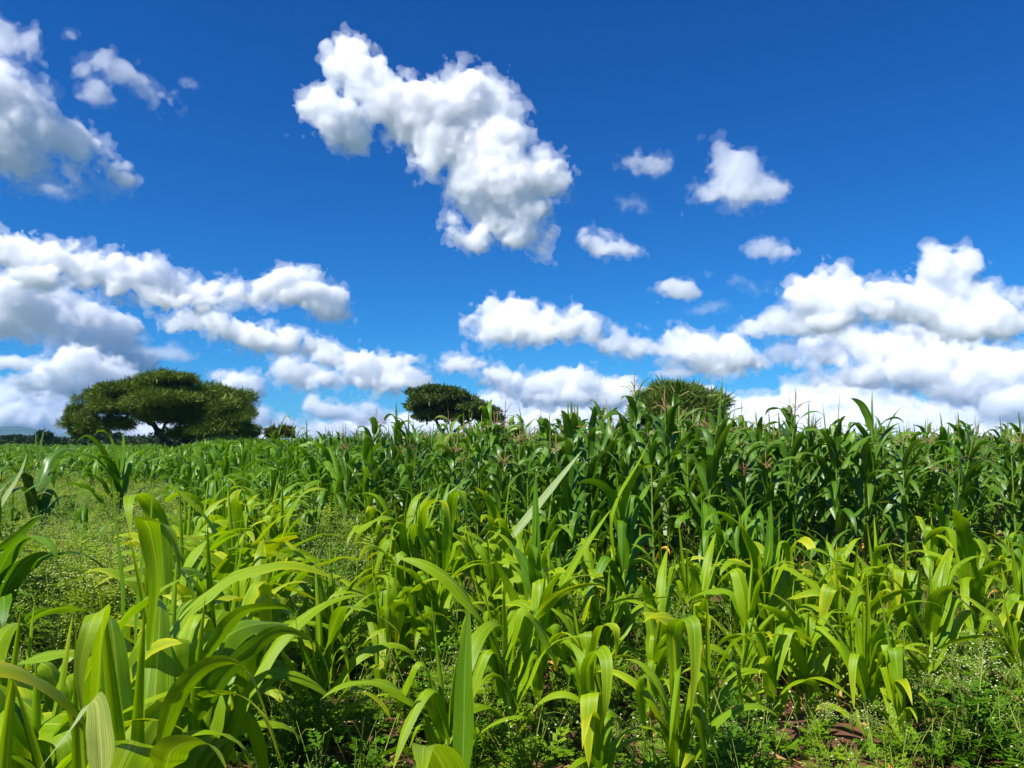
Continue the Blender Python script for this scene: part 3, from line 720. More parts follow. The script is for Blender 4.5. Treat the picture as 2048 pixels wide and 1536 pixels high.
# ---------------------------------------------------------------- maize plants
rp = np.random.RandomState(11)
cands = []      # (px, Y, kind, H, zone)
def jit(s): return rp.normal(0, s)
def hcap(px):
    return np.interp(px, [560, 700, 900, 1050, 1250, 1450, 1550, 1800, 2050], [1.82, 1.93, 2.0, 2.05, 2.12, 2.12, 2.0, 1.93, 1.9])
def front(px):
    return np.interp(px, [560, 700, 850, 1050, 1500, 1800, 2048, 2300], [15, 11.4, 9.8, 8.5, 8.3, 9.0, 9.8, 11])
# the tall dark stand: rows running away to the right
Y = 8.0; row = 0
while Y < 42:
    row += 1
    stepx = 0.27 if Y < 16 else 0.36
    for X in np.arange(-14, 34, stepx):
        x, y = X + jit(.06), Y + jit(.13) + 0.12 * X
        if y < 7: continue
        px = 1024 + x / y * FPX
        if px < 560 or px > 2200 or y < front(px) + jit(.25): continue
        cands.append([x, y, 'tall' if px > 690 or y > 19 else 'mid', hcap(px) * (rp.uniform(.76, 1.07) + .2 * (rp.rand() < .08)), 'tall', row])
    Y += 0.72 if Y < 16 else 0.95
# shorter fresh maize in front of it
Y = 4.15; row = 0
while Y < 10:
    row += 1
    for X in np.arange(-5, 12, .30):
        x, y = X + jit(.07), Y + jit(.12)
        px = 1024 + x / y * FPX
        if px < 560 or px > 2180 or y > front(px) - .5: continue
        if px < 730 and y > 6.0: continue
        lim = 4.1 if px > 1000 else 4.5
        if y < lim: continue
        keep = .52 if y < 5 else (.64 if y < 7.5 else .42)
        if rp.rand() > keep: continue
        if y > 6.8 and rp.rand() < .5: cands.append([x, y, 'mid', rp.uniform(1.15, 1.6) * (1 if px < 1120 else .85), 'fresh', row]); continue
        cands.append([x, y, 'young', rp.uniform(.85, 1.28) * ((1.0 if y < 6.0 else 1.15) if px < 1120 else .86), 'fresh', row])
    Y += 0.62
# strip of fresh maize between the two weedy gaps
Y = 4.6; row = 0
while Y < 17:
    row += 1
    for px in (380, 430, 480, 530):
        pxx = px + jit(16) + (Y - 5) * 4; 
        if rp.rand() < .75: cands.append([(pxx - 1024) / FPX * Y, Y + jit(.1), 'young' if Y < 10.5 else 'mid', rp.uniform(1.15, 1.4) if Y < 10.5 else rp.uniform(1.3, 1.6), 'strip', row])
    Y += 0.55
for px, Y in ((60, 15.5), (150, 17.5), (200, 14.5), (20, 19), (300, 19), (120, 21), (255, 22), (330, 14), (585, 12), (660, 15), (640, 10.5), (30, 9.5), (190, 9)):
    cands.append([(px - 1024) / FPX * Y, Y, 'mid', rp.uniform(.95, 1.25), 'gap', 1])
# far left field
Y = 15.0; row = 0
while Y < 78:
    row += 1
    st = .38 + Y * .008
    for X in np.arange(-60, -3, st):
        x, y = X + jit(.1), Y + jit(.2)
        px = 1024 + x / y * FPX
        if px < -90 or px > 640: continue
        if px < 340 and y < 19 + jit(1.2): continue
        if 340 <= px and y < 15.5: continue
        if px > 560 and y > 17: continue
        h = np.interp(px, [0, 330, 420, 640], [1.46, 1.50, 1.88, 2.0]) * rp.uniform(.85, 1.1)
        if px < 400 and y > 55: h *= .8
        cands.append([x, y, 'mid', h, 'left', row])
    Y += .8 + Y * .012
Y = 79.0; row = 900
while Y < 240:
    row += 1
    for X in np.arange(-150, -20, .9 + Y * .006):
        x, y = X + jit(.3), Y + jit(.6); px = 1024 + x / y * FPX
        if -90 < px < 640: cands.append([x, y, 'mid', rp.uniform(1.0, 1.5), 'left', row])
    Y += 1.6 + Y * .02
print('candidates', len(cands))

# hand placed plants nearest the camera: (px, Y, kind, H, label, seed)
HERO = [
 (170, 1.95, 'young', 1.30, 'broad leaved light green maize in the lower left, its leaves folded over at the top', 101),
 (300, 2.15, 'young', 1.46, 'bushy fresh maize plant with many arching leaves, in the middle of the lower left clump', 102),
 (395, 2.6, 'young', 1.46, 'light green maize at the right side of the lower left clump, leaves held upright', 103),
 (250, 2.9, 'young', 1.50, 'fresh maize behind the lower left clump with a thin upright spear leaf', 104),
 (10, 2.1, 'young', 1.26, 'yellowish green maize cut by the lower left edge of the picture', 105),
 (60, 3.1, 'young', 1.16, 'fresh maize with drooping leaf tips near the left edge, behind the yellowish one', 106),
 (330, 3.5, 'young', 1.45, 'fresh maize with a broad striped leaf folded flat, at the back of the left clump', 107),
 (440, 3.7, 'young', 1.36, 'yellow streaked maize at the right back of the left clump', 108),
 (925, 2.15, 'young', 1.02, 'maize with a tall tightly furled leaf rising from the bottom edge left of the middle', 109),
 (650, 4.2, 'young', 1.12, 'solitary slim maize with one yellow leaf, between the left clump and the middle', 110),
 (1075, 5.2, 'mid', 1.30, 'tall slender maize with a bare jointed stalk and stiff slanting leaves, in the middle', 111),
 (1190, 3.35, 'young', 0.86, 'short bright yellow green maize with folded leaves, right of the middle bottom', 112),
 (1355, 3.5, 'young', 0.98, 'fresh maize with broad hanging leaves right of the short yellow one', 113),
 (895, 3.6, 'young', 1.0, 'fresh maize with notched yellowing leaves just behind the furled one', 114),
 (1245, 6.6, 'mid', 1.62, 'lone lighter maize with a long bright leaf reaching up in front of the dark stand', 115),
 (240, 11.8, 'mid', 1.92, 'single taller maize with spread leaves standing up in front of the left acacia', 116),
 (85, 11.5, 'tall', 1.95, 'dark slim maize with two upright pointed leaves near the left edge under the hills', 117),
 (5, 5.0, 'mid', 1.62, 'dark green maize with pale torn leaves at the middle of the left edge', 118),
 (-45, 6.4, 'mid', 1.5, 'green maize partly outside the left edge behind the one with torn leaves', 119),
 (545, 23, 'tall', 2.15, 'maize with a hooked leaf standing out against the sky beside the small brown bush', 120),
 (1525, 4.5, 'young', 0.92, 'small maize with arching yellow leaves standing on bare red soil, lower right', 121),
 (1600, 4.75, 'young', 0.98, 'maize with an orange withered lower leaf, second on the bare red soil', 122),
 (1720, 4.5, 'young', 0.98, 'yellow green maize with narrow hanging leaves above the white flowering weeds, lower right', 123),
 (1840, 5.0, 'young', 1.22, 'stout fresh maize with a long leaf arching towards the right edge', 124),
 (1935, 6.4, 'young', 1.30, 'fresh maize with a broad folded leaf near the right edge', 125),
 (1520, 5.8, 'young', 1.35, 'taller fresh maize with an upright blade right of the middle', 126),
 (1020, 6.8, 'young', 1.30, 'fresh maize with straight upright blades left of the slender middle one', 127),
 (880, 6.2, 'young', 1.36, 'fresh maize with two wide folded leaves in front of the dark stand', 128),
 (770, 5.2, 'young', 1.1, 'clump forming maize with short yellow striped leaves left of the middle', 129),
 (2030, 5.3, 'young', 1.2, 'fresh maize cut by the right edge of the picture', 130),
 (120, 2.55, 'young', 1.38, 'fresh maize with blades folded over, left behind the front plant of the lower left clump', 137),
 (225, 2.45, 'young', 1.34, 'wide bladed maize squeezed between the two front plants of the lower left clump', 138),
 (365, 3.0, 'young', 1.46, 'fresh maize with stiff pleated blades in the right heart of the left clump', 139),
 (-30, 2.7, 'young', 1.3, 'pale fresh maize partly outside the left edge, behind the yellowish one', 140),
 (470, 4.3, 'young', 1.35, 'maize with narrow arching yellow green blades at the far right of the left clump', 141),
 (1212, 12.0, 'tall', 2.35, 'dark maize with a feathery straw tassel left of the thorn tree', 142),
 (1312, 11.0, 'tall', 2.2, 'dark maize with a spread straw tassel before the left half of the thorn tree', 143),
 (1372, 10.5, 'tall', 2.25, 'dark maize with a tall reddish brown tassel before the middle of the thorn tree', 144),
 (1420, 9.6, 'tall', 2.0, 'dark maize with a drooping straw tassel before the right half of the thorn tree', 145),
 (1480, 11.5, 'tall', 2.3, 'dark maize with a stiff tassel just right of the thorn tree', 146),
 (1640, 12, 'tall', 2.05, 'dark maize with a pale tassel on the skyline over the low dark bush', 147),
 (1830, 12, 'tall', 2.0, 'dark maize with a straw tassel on the skyline, between two pointed leaf tops at right', 148),
 (2020, 10, 'tall', 1.95, 'dark maize with a brownish tassel on the skyline at the right edge', 149),
 (985, 12, 'tall', 2.15, 'dark maize with a yellowish tassel before the right flank of the middle acacia', 150),
 (1140, 12.2, 'tall', 2.42, 'dark maize with bundled upright blades, the highest tip against the clouds in the middle', 131),
 (795, 14, 'tall', 2.4, 'dark maize with a tall narrow top left of the middle acacia', 132),
 (1282, 11, 'tall', 2.25, 'dark maize with a pointed hood like top leaf in front of the thorn tree', 133),
 (1578, 12.5, 'tall', 2.2, 'dark maize with a thin pointed top leaf on the skyline right of the thorn tree', 134),
 (1750, 13, 'tall', 2.15, 'dark maize with a square cut top leaf on the right skyline', 135),
 (1895, 12, 'tall', 2.05, 'dark maize with a pointed upright leaf on the skyline near the right edge', 136),
]
hero_xy = []
def local(pts, root):
    r = np.array(root.location)
    return [np.array(at(a, b_, Y)) - r for a, b_, Y in pts]
EXTRA = {
 102: [([(318, 1500, 2.1), (350, 1400, 1.95), (400, 1340, 1.85), (450, 1322, 1.8), (490, 1340, 1.78), (525, 1410, 1.76), (562, 1540, 1.75)], .052, [-.5, -.75, -.9], M_YOUNG),
       ([(330, 1540, 1.9), (345, 1500, 1.6), (395, 1482, 1.5), (430, 1500, 1.45), (455, 1545, 1.4)], .085, [-.2, -.7], M_YOUNG),
       ([(300, 1300, 2.1), (315, 1160, 2.1), (300, 1060, 2.05), (290, 1042, 1.98), (340, 1060, 1.9), (362, 1160, 1.86)], .07, [1.0, .8, -.5, -.6], M_YOUNG)],
 103: [([(395, 1440, 2.55), (440, 1360, 2.4), (500, 1300, 2.3), (560, 1262, 2.2), (620, 1280, 2.15), (652, 1330, 2.1), (662, 1400, 2.1)], .062, [-.5, -.8, -.9], M_MID),
       ([(395, 1400, 2.55), (430, 1388, 2.2), (480, 1392, 2.1), (525, 1430, 2.0), (548, 1480, 2.0), (566, 1535, 2.0)], .05, [-.3, -.7], M_YOUNG),
       ([(400, 1330, 2.6), (470, 1235, 2.6), (530, 1215, 2.55), (585, 1225, 2.5), (595, 1300, 2.5)], .06, [-.6, -.7], M_YOUNG)],
 101: [([(205, 1560, 1.6), (200, 1470, 1.42), (190, 1402, 1.3), (150, 1450, 1.2), (70, 1550, 1.12)], .05, [.3, .2, .8, .9], M_PALE),
       ([(190, 1440, 1.9), (200, 1300, 1.85), (205, 1235, 1.8), (190, 1232, 1.7), (160, 1330, 1.65), (165, 1440, 1.62)], .06, [1.2, 1.2, .2, -.9], M_YOUNG)],
 104: [([(245, 1290, 2.9), (242, 1150, 2.9), (232, 1050, 2.9), (225, 955, 2.9)], .030, [1.0], M_MID),
       ([(270, 1290, 2.9), (285, 1130, 2.9), (300, 1060, 2.9), (306, 955, 2.9)], .028, [1.0], M_MID)],
 107: [([(330, 1190, 3.5), (318, 1060, 3.5), (290, 1000, 3.45), (265, 990, 3.35), (258, 1010, 3.25), (262, 1070, 3.2)], .10, [.4, .2, .0], M_YOUNG)],
 109: [([(925, 1560, 2.1), (928, 1440, 2.1), (930, 1330, 2.1), (938, 1205, 2.1)], .062, [1.35], M_MID),
       ([(925, 1620, 1.9), (880, 1520, 1.5), (850, 1492, 1.35), (845, 1530, 1.25), (842, 1580, 1.2)], .10, [0, 0], M_YOUNG)],
 111: [([(1078, 1260, 5.2), (1110, 1200, 5.15), (1160, 1110, 5.1), (1222, 1018, 5.05)], .085, [.9, .9], M_YOUNG),
       ([(1070, 1270, 5.2), (1050, 1240, 5.1), (1010, 1160, 5.05), (980, 1105, 5.0)], .075, [.9, .8], M_YOUNG),
       ([(1073, 1230, 5.2), (1072, 1100, 5.2), (1071, 1000, 5.2), (1072, 940, 5.2)], .075, [1.3], M_MID),
       ([(1080, 1330, 5.2), (1150, 1270, 5.1), (1230, 1205, 5.0), (1300, 1198, 4.9), (1360, 1190, 4.85)], .04, [-.6, -.8], M_MID)],
 112: [([(1180, 1440, 3.35), (1175, 1340, 3.3), (1195, 1300, 3.2), (1212, 1320, 3.1), (1212, 1400, 3.05), (1200, 1470, 3.05)], .075, [.8, .5, -.6], M_YOUNG),
       ([(1185, 1380, 3.35), (1195, 1270, 3.3), (1212, 1250, 3.25), (1232, 1262, 3.2), (1230, 1330, 3.2)], .07, [.7, .3, -.5], M_YOUNG)],
 113: [([(1355, 1400, 3.5), (1350, 1270, 3.5), (1360, 1242, 3.4), (1385, 1245, 3.3), (1390, 1330, 3.25), (1380, 1440, 3.2)], .085, [.6, .2, -.5], M_YOUNG),
       ([(1350, 1560, 3.5), (1352, 1430, 3.4), (1355, 1352, 3.35), (1357, 1345, 3.3), (1345, 1440, 3.2), (1338, 1500, 3.2)], .07, [1.0, 1.0, .8], M_YOUNG)],
 115: [([(1230, 1120, 6.6), (1225, 1040, 6.5), (1245, 980, 6.5), (1275, 930, 6.4), (1300, 880, 6.4)], .085, [.9, .8], M_YOUNG),
       ([(1240, 1060, 6.6), (1255, 985, 6.5), (1285, 935, 6.4), (1315, 935, 6.3), (1340, 975, 6.2)], .06, [-.5, -.7], M_YOUNG)],
 127: [([(1020, 1080, 6.9), (1085, 1000, 6.9), (1125, 950, 6.9), (1165, 900, 6.9)], .095, [.9, .8], M_PALE)],
 128: [([(860, 1150, 6.2), (845, 1040, 6.2), (865, 1005, 6.1), (890, 1010, 6.0), (905, 1080, 5.95)], .10, [.5, .1, -.4], M_YOUNG),
       ([(890, 1150, 6.2), (905, 1010, 6.2), (915, 985, 6.1), (925, 990, 6.0), (935, 1060, 5.95)], .13, [.5, .0, -.3], M_YOUNG)],
 124: [([(1840, 1360, 5.0), (1880, 1300, 4.9), (1950, 1275, 4.8), (2010, 1285, 4.75), (2050, 1330, 4.7)], .055, [-.6, -.8], M_YOUNG)],
 123: [([(1735, 1400, 4.5), (1722, 1330, 4.45), (1712, 1308, 4.4), (1705, 1340, 4.35), (1708, 1420, 4.3)], .065, [.2, 0, -.2], M_YOUNG)],
 126: [([(1520, 1250, 5.8), (1535, 1130, 5.8), (1540, 1050, 5.8), (1542, 1000, 5.8)], .085, [1.2], M_MID)],
 131: [([(1140, 905, 12.2), (1143, 860, 12.2), (1143, 800, 12.2)], .09, [1.3], M_DARK), ([(1150, 905, 12.2), (1153, 860, 12.2), (1156, 806, 12.2)], .08, [1.2], M_DARK), ([(1132, 905, 12.2), (1133, 860, 12.2), (1131, 830, 12.2)], .06, [1.2], M_DARK)],
 132: [([(795, 890, 14), (793, 850, 14), (792, 802, 14)], .07, [1.3], M_DARK)],
 133: [([(1278, 900, 11), (1277, 850, 11), (1276, 815, 11), (1284, 808, 10.9), (1296, 830, 10.8)], .10, [1.3, 1.2, .5], M_DARK)],
 134: [([(1580, 920, 12.5), (1582, 870, 12.5), (1583, 828, 12.5)], .06, [1.3], M_DARK)],
 135: [([(1752, 920, 13), (1752, 880, 13), (1751, 845, 13)], .12, [1.3], M_DARK)],
 136: [([(1896, 925, 12), (1896, 885, 12), (1897, 848, 12)], .065, [1.3], M_DARK)],
 116: [([(225, 950, 11.8), (205, 900, 11.6), (175, 872, 11.4), (150, 885, 11.3)], .09, [.5, .8], M_MID), ([(240, 950, 11.8), (246, 905, 11.8), (248, 862, 11.8)], .12, [1.2], M_MID),
       ([(236, 950, 11.8), (228, 900, 11.8), (215, 868, 11.8), (198, 862, 11.7), (185, 875, 11.6)], .09, [.6, .6], M_MID)],
 117: [([(78, 925, 11.5), (82, 890, 11.5), (90, 850, 11.5)], .05, [1.2], M_DARK), ([(74, 925, 11.5), (72, 890, 11.5), (70, 858, 11.5)], .045, [1.2], M_DARK)],
 118: [([(-20, 1060, 5.0), (10, 1000, 5.0), (40, 950, 5.0), (55, 905, 5.0)], .085, [.8, .9], M_PALE), ([(-15, 1110, 5.0), (30, 1075, 4.9), (70, 1040, 4.85), (90, 1035, 4.8)], .06, [-.5, -.8], M_MID),
       ([(-20, 1090, 5.0), (15, 1030, 4.95), (50, 985, 4.9), (95, 960, 4.85)], .05, [.7, .8], M_MID)],
 120: [([(552, 885, 23), (560, 862, 23), (568, 838, 23), (576, 832, 23), (583, 842, 23)], .10, [.7, .8], M_DARK)],
}
for px, Y, kind, H, lab, seed in HERO:
    x = (px - 1024) / FPX * Y; hero_xy.append((x, Y))
    root = empty('maize_plant', (x, Y, gz(x, Y)))
    parts = maize_parts('young' if seed in (116, 117, 118, 119) else kind, seed, 0 if Y < 8 else 1, H, green={116: M_MID, 117: M_DARK, 118: M_MID, 119: M_MID}.get(seed), folds=seed not in (116, 117, 118, 119), spear=seed not in (109, 104), tassel=False if seed in (120, 131, 132, 133, 134, 135, 136, 116) else (True if kind == 'tall' else None))
    for pts, w_, ang, m in EXTRA.get(seed, []):
        rs = np.random.RandomState(seed * 7 + len(parts))
        parts.append(('leaf', ribbon_pts(rs, local(pts, root), w_, ang, fold=.28, wave=.03), m, rs.uniform()))
    parts_objs(parts, root)
    tag(root, lab, 'maize plant', 'maize plants of the field')

# choose which of the rest stand as plants of their own: the largest in the picture
hx = np.array(hero_xy)
def keepc(c):
    d = np.hypot(hx[:, 0] - c[0], hx[:, 1] - c[1]).min()
    return d > (0.16 if c[1] < 9 else .1)
cands = [c for c in cands if keepc(c)]
def vis(c):
    v = c[3] / c[1]
    px = 1024 + c[0] / c[1] * FPX
    if px < -40 or px > 2090: v *= .2
    if c[1] > 78: v = 0
    if c[4] == 'gap': v *= 3
    if c[4] == 'tall' and c[1] > front(px) + 2.2: v *= .35
    return v
cands.sort(key=lambda c: -vis(c))
n_ind = 300 - len(HERO)
ind, rest = cands[:n_ind], cands[n_ind:]
TPL = {}
def template(kind, lod, i):
    key = (kind, lod, i)
    if key not in TPL:
        base = {'young': 1.1, 'mid': 1.5, 'tall': 2.0}[kind]
        root = empty('maize_plant', (0, 0, 0)); parts_objs(maize_parts(kind, 500 + i * 7 + lod * 131 + len(kind) * 1009, lod, base), root)
        PARTS_OF[root.name] = [o for o in sc.objects if o.parent == root] if False else list(root.children)
        TPL[key] = (root, base, [False])
    return TPL[key]
ORD = 'first second third fourth fifth sixth seventh eighth ninth tenth eleventh twelfth thirteenth fourteenth fifteenth sixteenth seventeenth eighteenth nineteenth twentieth'.split()
def ordn(i):
    if i < 20: return ORD[i]
    t, u = divmod(i + 1, 10)
    tens = {2: 'twenty', 3: 'thirty', 4: 'forty', 5: 'fifty', 6: 'sixty', 7: 'seventy'}[t]
    return (tens + '-' + ORD[u - 1]) if u else tens.replace('ty', 'tieth')
LAB = {'gap': 'stray maize plant half sunk in the weeds of the left gap, %s from the left%.0s',
 'fresh': 'light green maize, %s from the left in the %s row among the foreground weeds',
       'strip': 'fresh maize, %s from the left in the %s row of the strip between weedy gaps',
       'left': 'mid green maize, %s from the left in the %s row of the low left field',
       'tall': 'tall dark maize, %s from the left in the %s row of the high stand'}
rows_ = {}
for c in ind: rows_.setdefault((c[4], c[5]), []).append(c)
zr = {}
for z, r in sorted(rows_): zr.setdefault(z, []).append(r)
LBL = {}
for (z, r), cs in rows_.items():
    for i, c in enumerate(sorted(cs, key=lambda c: c[0] / c[1])): LBL[id(c)] = LAB[z] % (ordn(i), ordn(zr[z].index(r)))
GRP = {'gap': 'stray maize plants in the weedy gaps', 'fresh': 'light green maize plants between the weeds', 'strip': 'maize plants in the strip between the weedy gaps', 'left': 'maize plants of the low left field', 'tall': 'tall maize plants of the dark stand'}
for c in ind:
    x, y, kind, H, zone = c[:5]
    lod = 0 if y < 6.5 else 1
    root, base, used = template(kind, lod, rp.randint({'young': 14, 'mid': 8, 'tall': 14}[kind]))
    loc = (x, y, gz(x, y)); rz = rp.uniform(0, 6.28); s = H / base
    if not used[0]:
        used[0] = True; o = root; o.location = loc; o.rotation_euler = (0, 0, rz); o.scale = (s, s, s)
    else: o = copy_thing(root, loc, rz, s)
    o.rotation_euler = (rp.normal(0, .05), rp.normal(0, .05), rz)
    tag(o, LBL[id(c)], 'maize plant', GRP[zone])

# all the others as one mass
print('rest', len(rest), round(time.time() - T0, 1), 's')
def stack_geo(items, mats):
    """items: list of (template, x, y, z, rz, s); template = (V, F, U, tone, matidx)"""
    Vs, Fs, Us, Ts, Ms, n = [], [], [], [], [], 0
    for tp, x, y, z, rz, s, tl in items:
        V, F, U, tn, mi = tp
        c_, s_ = math.cos(rz) * s, math.sin(rz) * s
        W = np.empty_like(V); W[:, 0] = V[:, 0] * c_ - V[:, 1] * s_ + x + tl[0] * V[:, 2]; W[:, 1] = V[:, 0] * s_ + V[:, 1] * c_ + y + tl[1] * V[:, 2]; W[:, 2] = V[:, 2] * s + z
        Vs.append(W); Fs.append(F + n); Us.append(U); Ts.append(np.mod(tn + rp.rand(), 1)); Ms.append(mi); n += len(V)
    return np.concatenate(Vs), np.concatenate(Fs), np.concatenate(Us), np.concatenate(Ts), np.concatenate(Ms)
def flat_template(parts, mats):
    Vs, Fs, Us, Ts, Ms, n = [], [], [], [], [], 0
    for name, (V, F, U), m, tn in parts:
        Vs.append(np.asarray(V, np.float32)); Fs.append(F + n); Us.append(U); Ts.append(np.full(len(V), tn, np.float32)); n += len(V)
        Ms.append(np.full(len(F), mats.index(m), np.int32))
    return [np.concatenate(a) for a in (Vs, Fs, Us, Ts, Ms)]
def stuff_obj(name, items, mats, label=None, cat=None):
    V, F, U, T, Mi = stack_geo(items, mats)
    me = mesh_np(name, V, F, U, mats, attr=T)
    me.polygons.foreach_set('material_index', Mi)
    o = link(bpy.data.objects.new(name, me))
    tag(o, label, cat, kind='stuff'); print(name, len(F), 'faces')
    return o
MM = [M_YOUNG, M_MID, M_DARK, M_PALE, M_DRY, M_STALK, M_STALKD, M_TASSEL, M_TASSELR]
FT = {}
items = []
for c in rest:
    x, y, kind, H, zone = c[:5]
    lod = 1 if y < 12 else (2 if y < 24 else 3)
    i = rp.randint(9); key = (kind, lod, i)
    if key not in FT: FT[key] = flat_template(maize_parts(kind, 900 + i * 13 + lod, lod, {'young': 1.1, 'mid': 1.5, 'tall': 2.0}[kind]), MM)
    items.append((FT[key], x, y, 0, rp.uniform(0, 6.28), H / {'young': 1.1, 'mid': 1.5, 'tall': 2.0}[kind], rp.normal(0, .04, 2)))
stuff_obj('maize_field', items, MM, 'mass of green maize filling the field behind the front plants', 'maize field')

# ---------------------------------------------------------------- weeds
MW = [M_WEED, M_WEEDY, M_FLOWER, M_FLOWERY, M_STEM]
def frond(rs, base, d, up, ln, wd, n, lf):
    """feathery leaf: pairs of pointed leaflets along a curved axis"""
    t = np.linspace(.15, 1, n); P = base + d * (ln * t)[:, None]; P[:, 2] += ln * (up * t - .75 * up * t ** 2)
    sd = np.array([-d[1], d[0], 0.0]); V = []
    for k in range(n):
        w = wd * math.sin(math.pi * min(1, t[k] * .85 + .12)); a = P[k]
        for sg in (-1, 1):
            tip = a + sd * sg * w + d * w * .5 + np.array([0, 0, rs.uniform(-.2, .3) * w])
            m = (a + tip) / 2
            e = d * lf * .5 * w
            V += [a, m + e, tip, m - e]
    tip = P[-1] + d * wd * .5
    V += [P[-1], P[-1] + sd * lf * .3 * wd, tip, P[-1] - sd * lf * .3 * wd]
    V = np.array(V); return V, np.arange(len(V)).reshape(-1, 4), np.zeros((len(V), 2))
def flower_geo(rs, centers, r):
    V = []; base = np.array([[1, 0, 0], [0, 1, 0], [-1, 0, 0], [0, -1, 0], [0, 0, .8], [0, 0, -.6]])
    F0 = np.array([[0, 1, 4, 4], [1, 2, 4, 4], [2, 3, 4, 4], [3, 0, 4, 4], [1, 0, 5, 5], [3, 2, 5, 5]])
    # quads only: two square rings (a little faceted button)
    Vs, Fs, n = [], [], 0
    for c in centers:
        a = rs.uniform(0, 1.5); rr = r * rs.uniform(.7, 1.25)
        ring = lambda q, z: [(c[0] + math.cos(a + k * math.pi / 2) * q, c[1] + math.sin(a + k * math.pi / 2) * q, c[2] + z) for k in range(4)]
        Vs += ring(rr * .55, -rr * .5) + ring(rr, 0) + ring(rr * .6, rr * .55)
        for b in (0, 4):
            for k in range(4): Fs.append([n + b + k, n + b + (k + 1) % 4, n + b + 4 + (k + 1) % 4, n + b + 4 + k])
        Fs.append([n + 8, n + 9, n + 10, n + 11]); n += 12
    return np.array(Vs), np.array(Fs), np.zeros((n, 2))
def weed_parts(seed, h=.45, nleaf=16, nfl=30, lod=0, yellow=False, nlf=6, bushy=1.0):
    rs = np.random.RandomState(seed); parts = []; ml = M_WEEDY if yellow else M_WEED; mf = M_FLOWERY if yellow else M_FLOWER
    stems, lv, fl = [], [], []
    nst = 1 + rs.randint(1, 4)
    tips = []
    for k in range(nst):
        a = rs.uniform(0, 6.28); tilt = rs.uniform(.05, .45) * bushy; hh = h * rs.uniform(.65, 1.0)
        t = np.linspace(0, 1, 5); P = np.stack([math.cos(a) * tilt * hh * t ** 1.3, math.sin(a) * tilt * hh * t ** 1.3, hh * t], 1)
        stems.append(tube_geo(P, .0035 * (1.2 - .7 * t), 3)); tips.append(P)
    for k in range(nleaf):
        P = tips[rs.randint(nst)]; f = rs.uniform(0, .95) ** 1.1; b = P[0] + (P[-1] - P[0]) * f
        a = rs.uniform(0, 6.28); e = rs.uniform(-.1, .7); d = np.array([math.cos(a) * math.cos(e), math.sin(a) * math.cos(e), math.sin(e)])
        ln = rs.uniform(.07, .16) * (1.2 - .6 * f) * h / .45
        lv.append(frond(rs, b, d, rs.uniform(.1, .5), ln, ln * rs.uniform(.28, .42), nlf, .75 if lod == 0 else .5))
    cs = []
    for k in range(nfl):
        P = tips[rs.randint(nst)]; b = P[-1]; a = rs.uniform(0, 6.28); r = rs.uniform(.01, .11) * h / .45
        c = b + np.array([math.cos(a) * r, math.sin(a) * r, rs.uniform(-.06, .035) - r * .25])
        cs.append(c)
        if lod == 0: stems.append(tube_geo(np.array([b - [0, 0, rs.uniform(.04, .12)], (b + c) / 2 - [0, 0, .015], c]), [.0015, .0012, .001], 3))
    parts.append(('stem', join_geo(stems), M_STEM, rs.uniform()))
    parts.append(('foliage', join_geo(lv), ml, rs.uniform()))
    if cs: parts.append(('flower_heads', flower_geo(rs, cs, 0.0050 if lod == 0 else .0062), mf, rs.uniform()))
    return parts
def broad_weed(seed, h=.12, n=14):
    rs = np.random.RandomState(seed); gs = []
    for k in range(n):
        a = rs.uniform(0, 6.28); r = rs.uniform(.02, .12); z = rs.uniform(.2, 1) * h
        gs.append(leaf_geo(rs, rs.uniform(.04, .08), rs.uniform(.02, .035), a, rs.uniform(.1, .8), rs.uniform(.3, 1.2), np.array([math.cos(a) * r, math.sin(a) * r, z]), 3, 2, 1.3))
        gs.append(tube_geo(np.array([[0, 0, 0], [math.cos(a) * r * .5, math.sin(a) * r * .5, z * .7], [math.cos(a) * r, math.sin(a) * r, z]]), [.0015] * 3, 3))
    return [('foliage', join_geo(gs), M_WEED, rs.uniform())]
W_NEAR = [flat_template(weed_parts(i, h=.30, nleaf=20, nfl=0, nlf=6), MW) for i in range(5)] + [flat_template(weed_parts(20 + i, h=.42, nleaf=20, nfl=9, lod=0, nlf=5), MW) for i in range(4)] + \
         [flat_template(broad_weed(30 + i), MW) for i in range(4)]
W_GAP = [flat_template(weed_parts(50 + i, h=.78, nleaf=20, nfl=44, lod=1, yellow=True, nlf=5, bushy=1.3), MW) for i in range(6)]
W_GRN = [flat_template(weed_parts(70 + i, h=.62, nleaf=24, nfl=6, lod=1, nlf=3, bushy=1.2), MW) for i in range(6)]
items = []
def is_gap(px, y):
    if px < 360 + jit(15) and 4.6 < y < 22 : return 1
    if 535 + (9 - y) * 5 < px < 730 + jit(20) and 6.2 < y < 24: return 2
    return 0
def nz(x, y): return math.sin(x * 1.3 + 2 * math.sin(y * .7)) * math.sin(y * 1.1 + 1.7 * math.sin(x * .9))
for k in range(9000):
    y = rp.uniform(2.4 ** 2, 12.0 ** 2) ** .5; px = rp.uniform(-150, 2200); x = (px - 1024) / FPX * y
    g = is_gap(px, y)
    if g: continue
    bare = px > 1380 and y < 5.4 and nz(x * 1.5, y * 2) > -.05
    pt = nz(x * 2.2 + 1, y * 2.6) + .6 * nz(x * 5 + 2, y * 4.4)
    if rp.rand() < (.8 if bare else (.1 if y < 7 else .38)) + (.45 if pt < -.4 else 0): continue
    i = rp.randint(13)
    if px > 1300 and y < 5.5 and rp.rand() < .3: i = 5 + rp.randint(4)
    s = rp.uniform(.6, 1.25) * (1.0 + .25 * pt)
    items.append((W_NEAR[i], x, y, gz(x, y), rp.uniform(0, 6.28), s, rp.normal(0, .1, 2)))
stuff_obj('undergrowth', items, MW, 'low green weeds covering the soil between the maize plants', 'weeds')
items = []
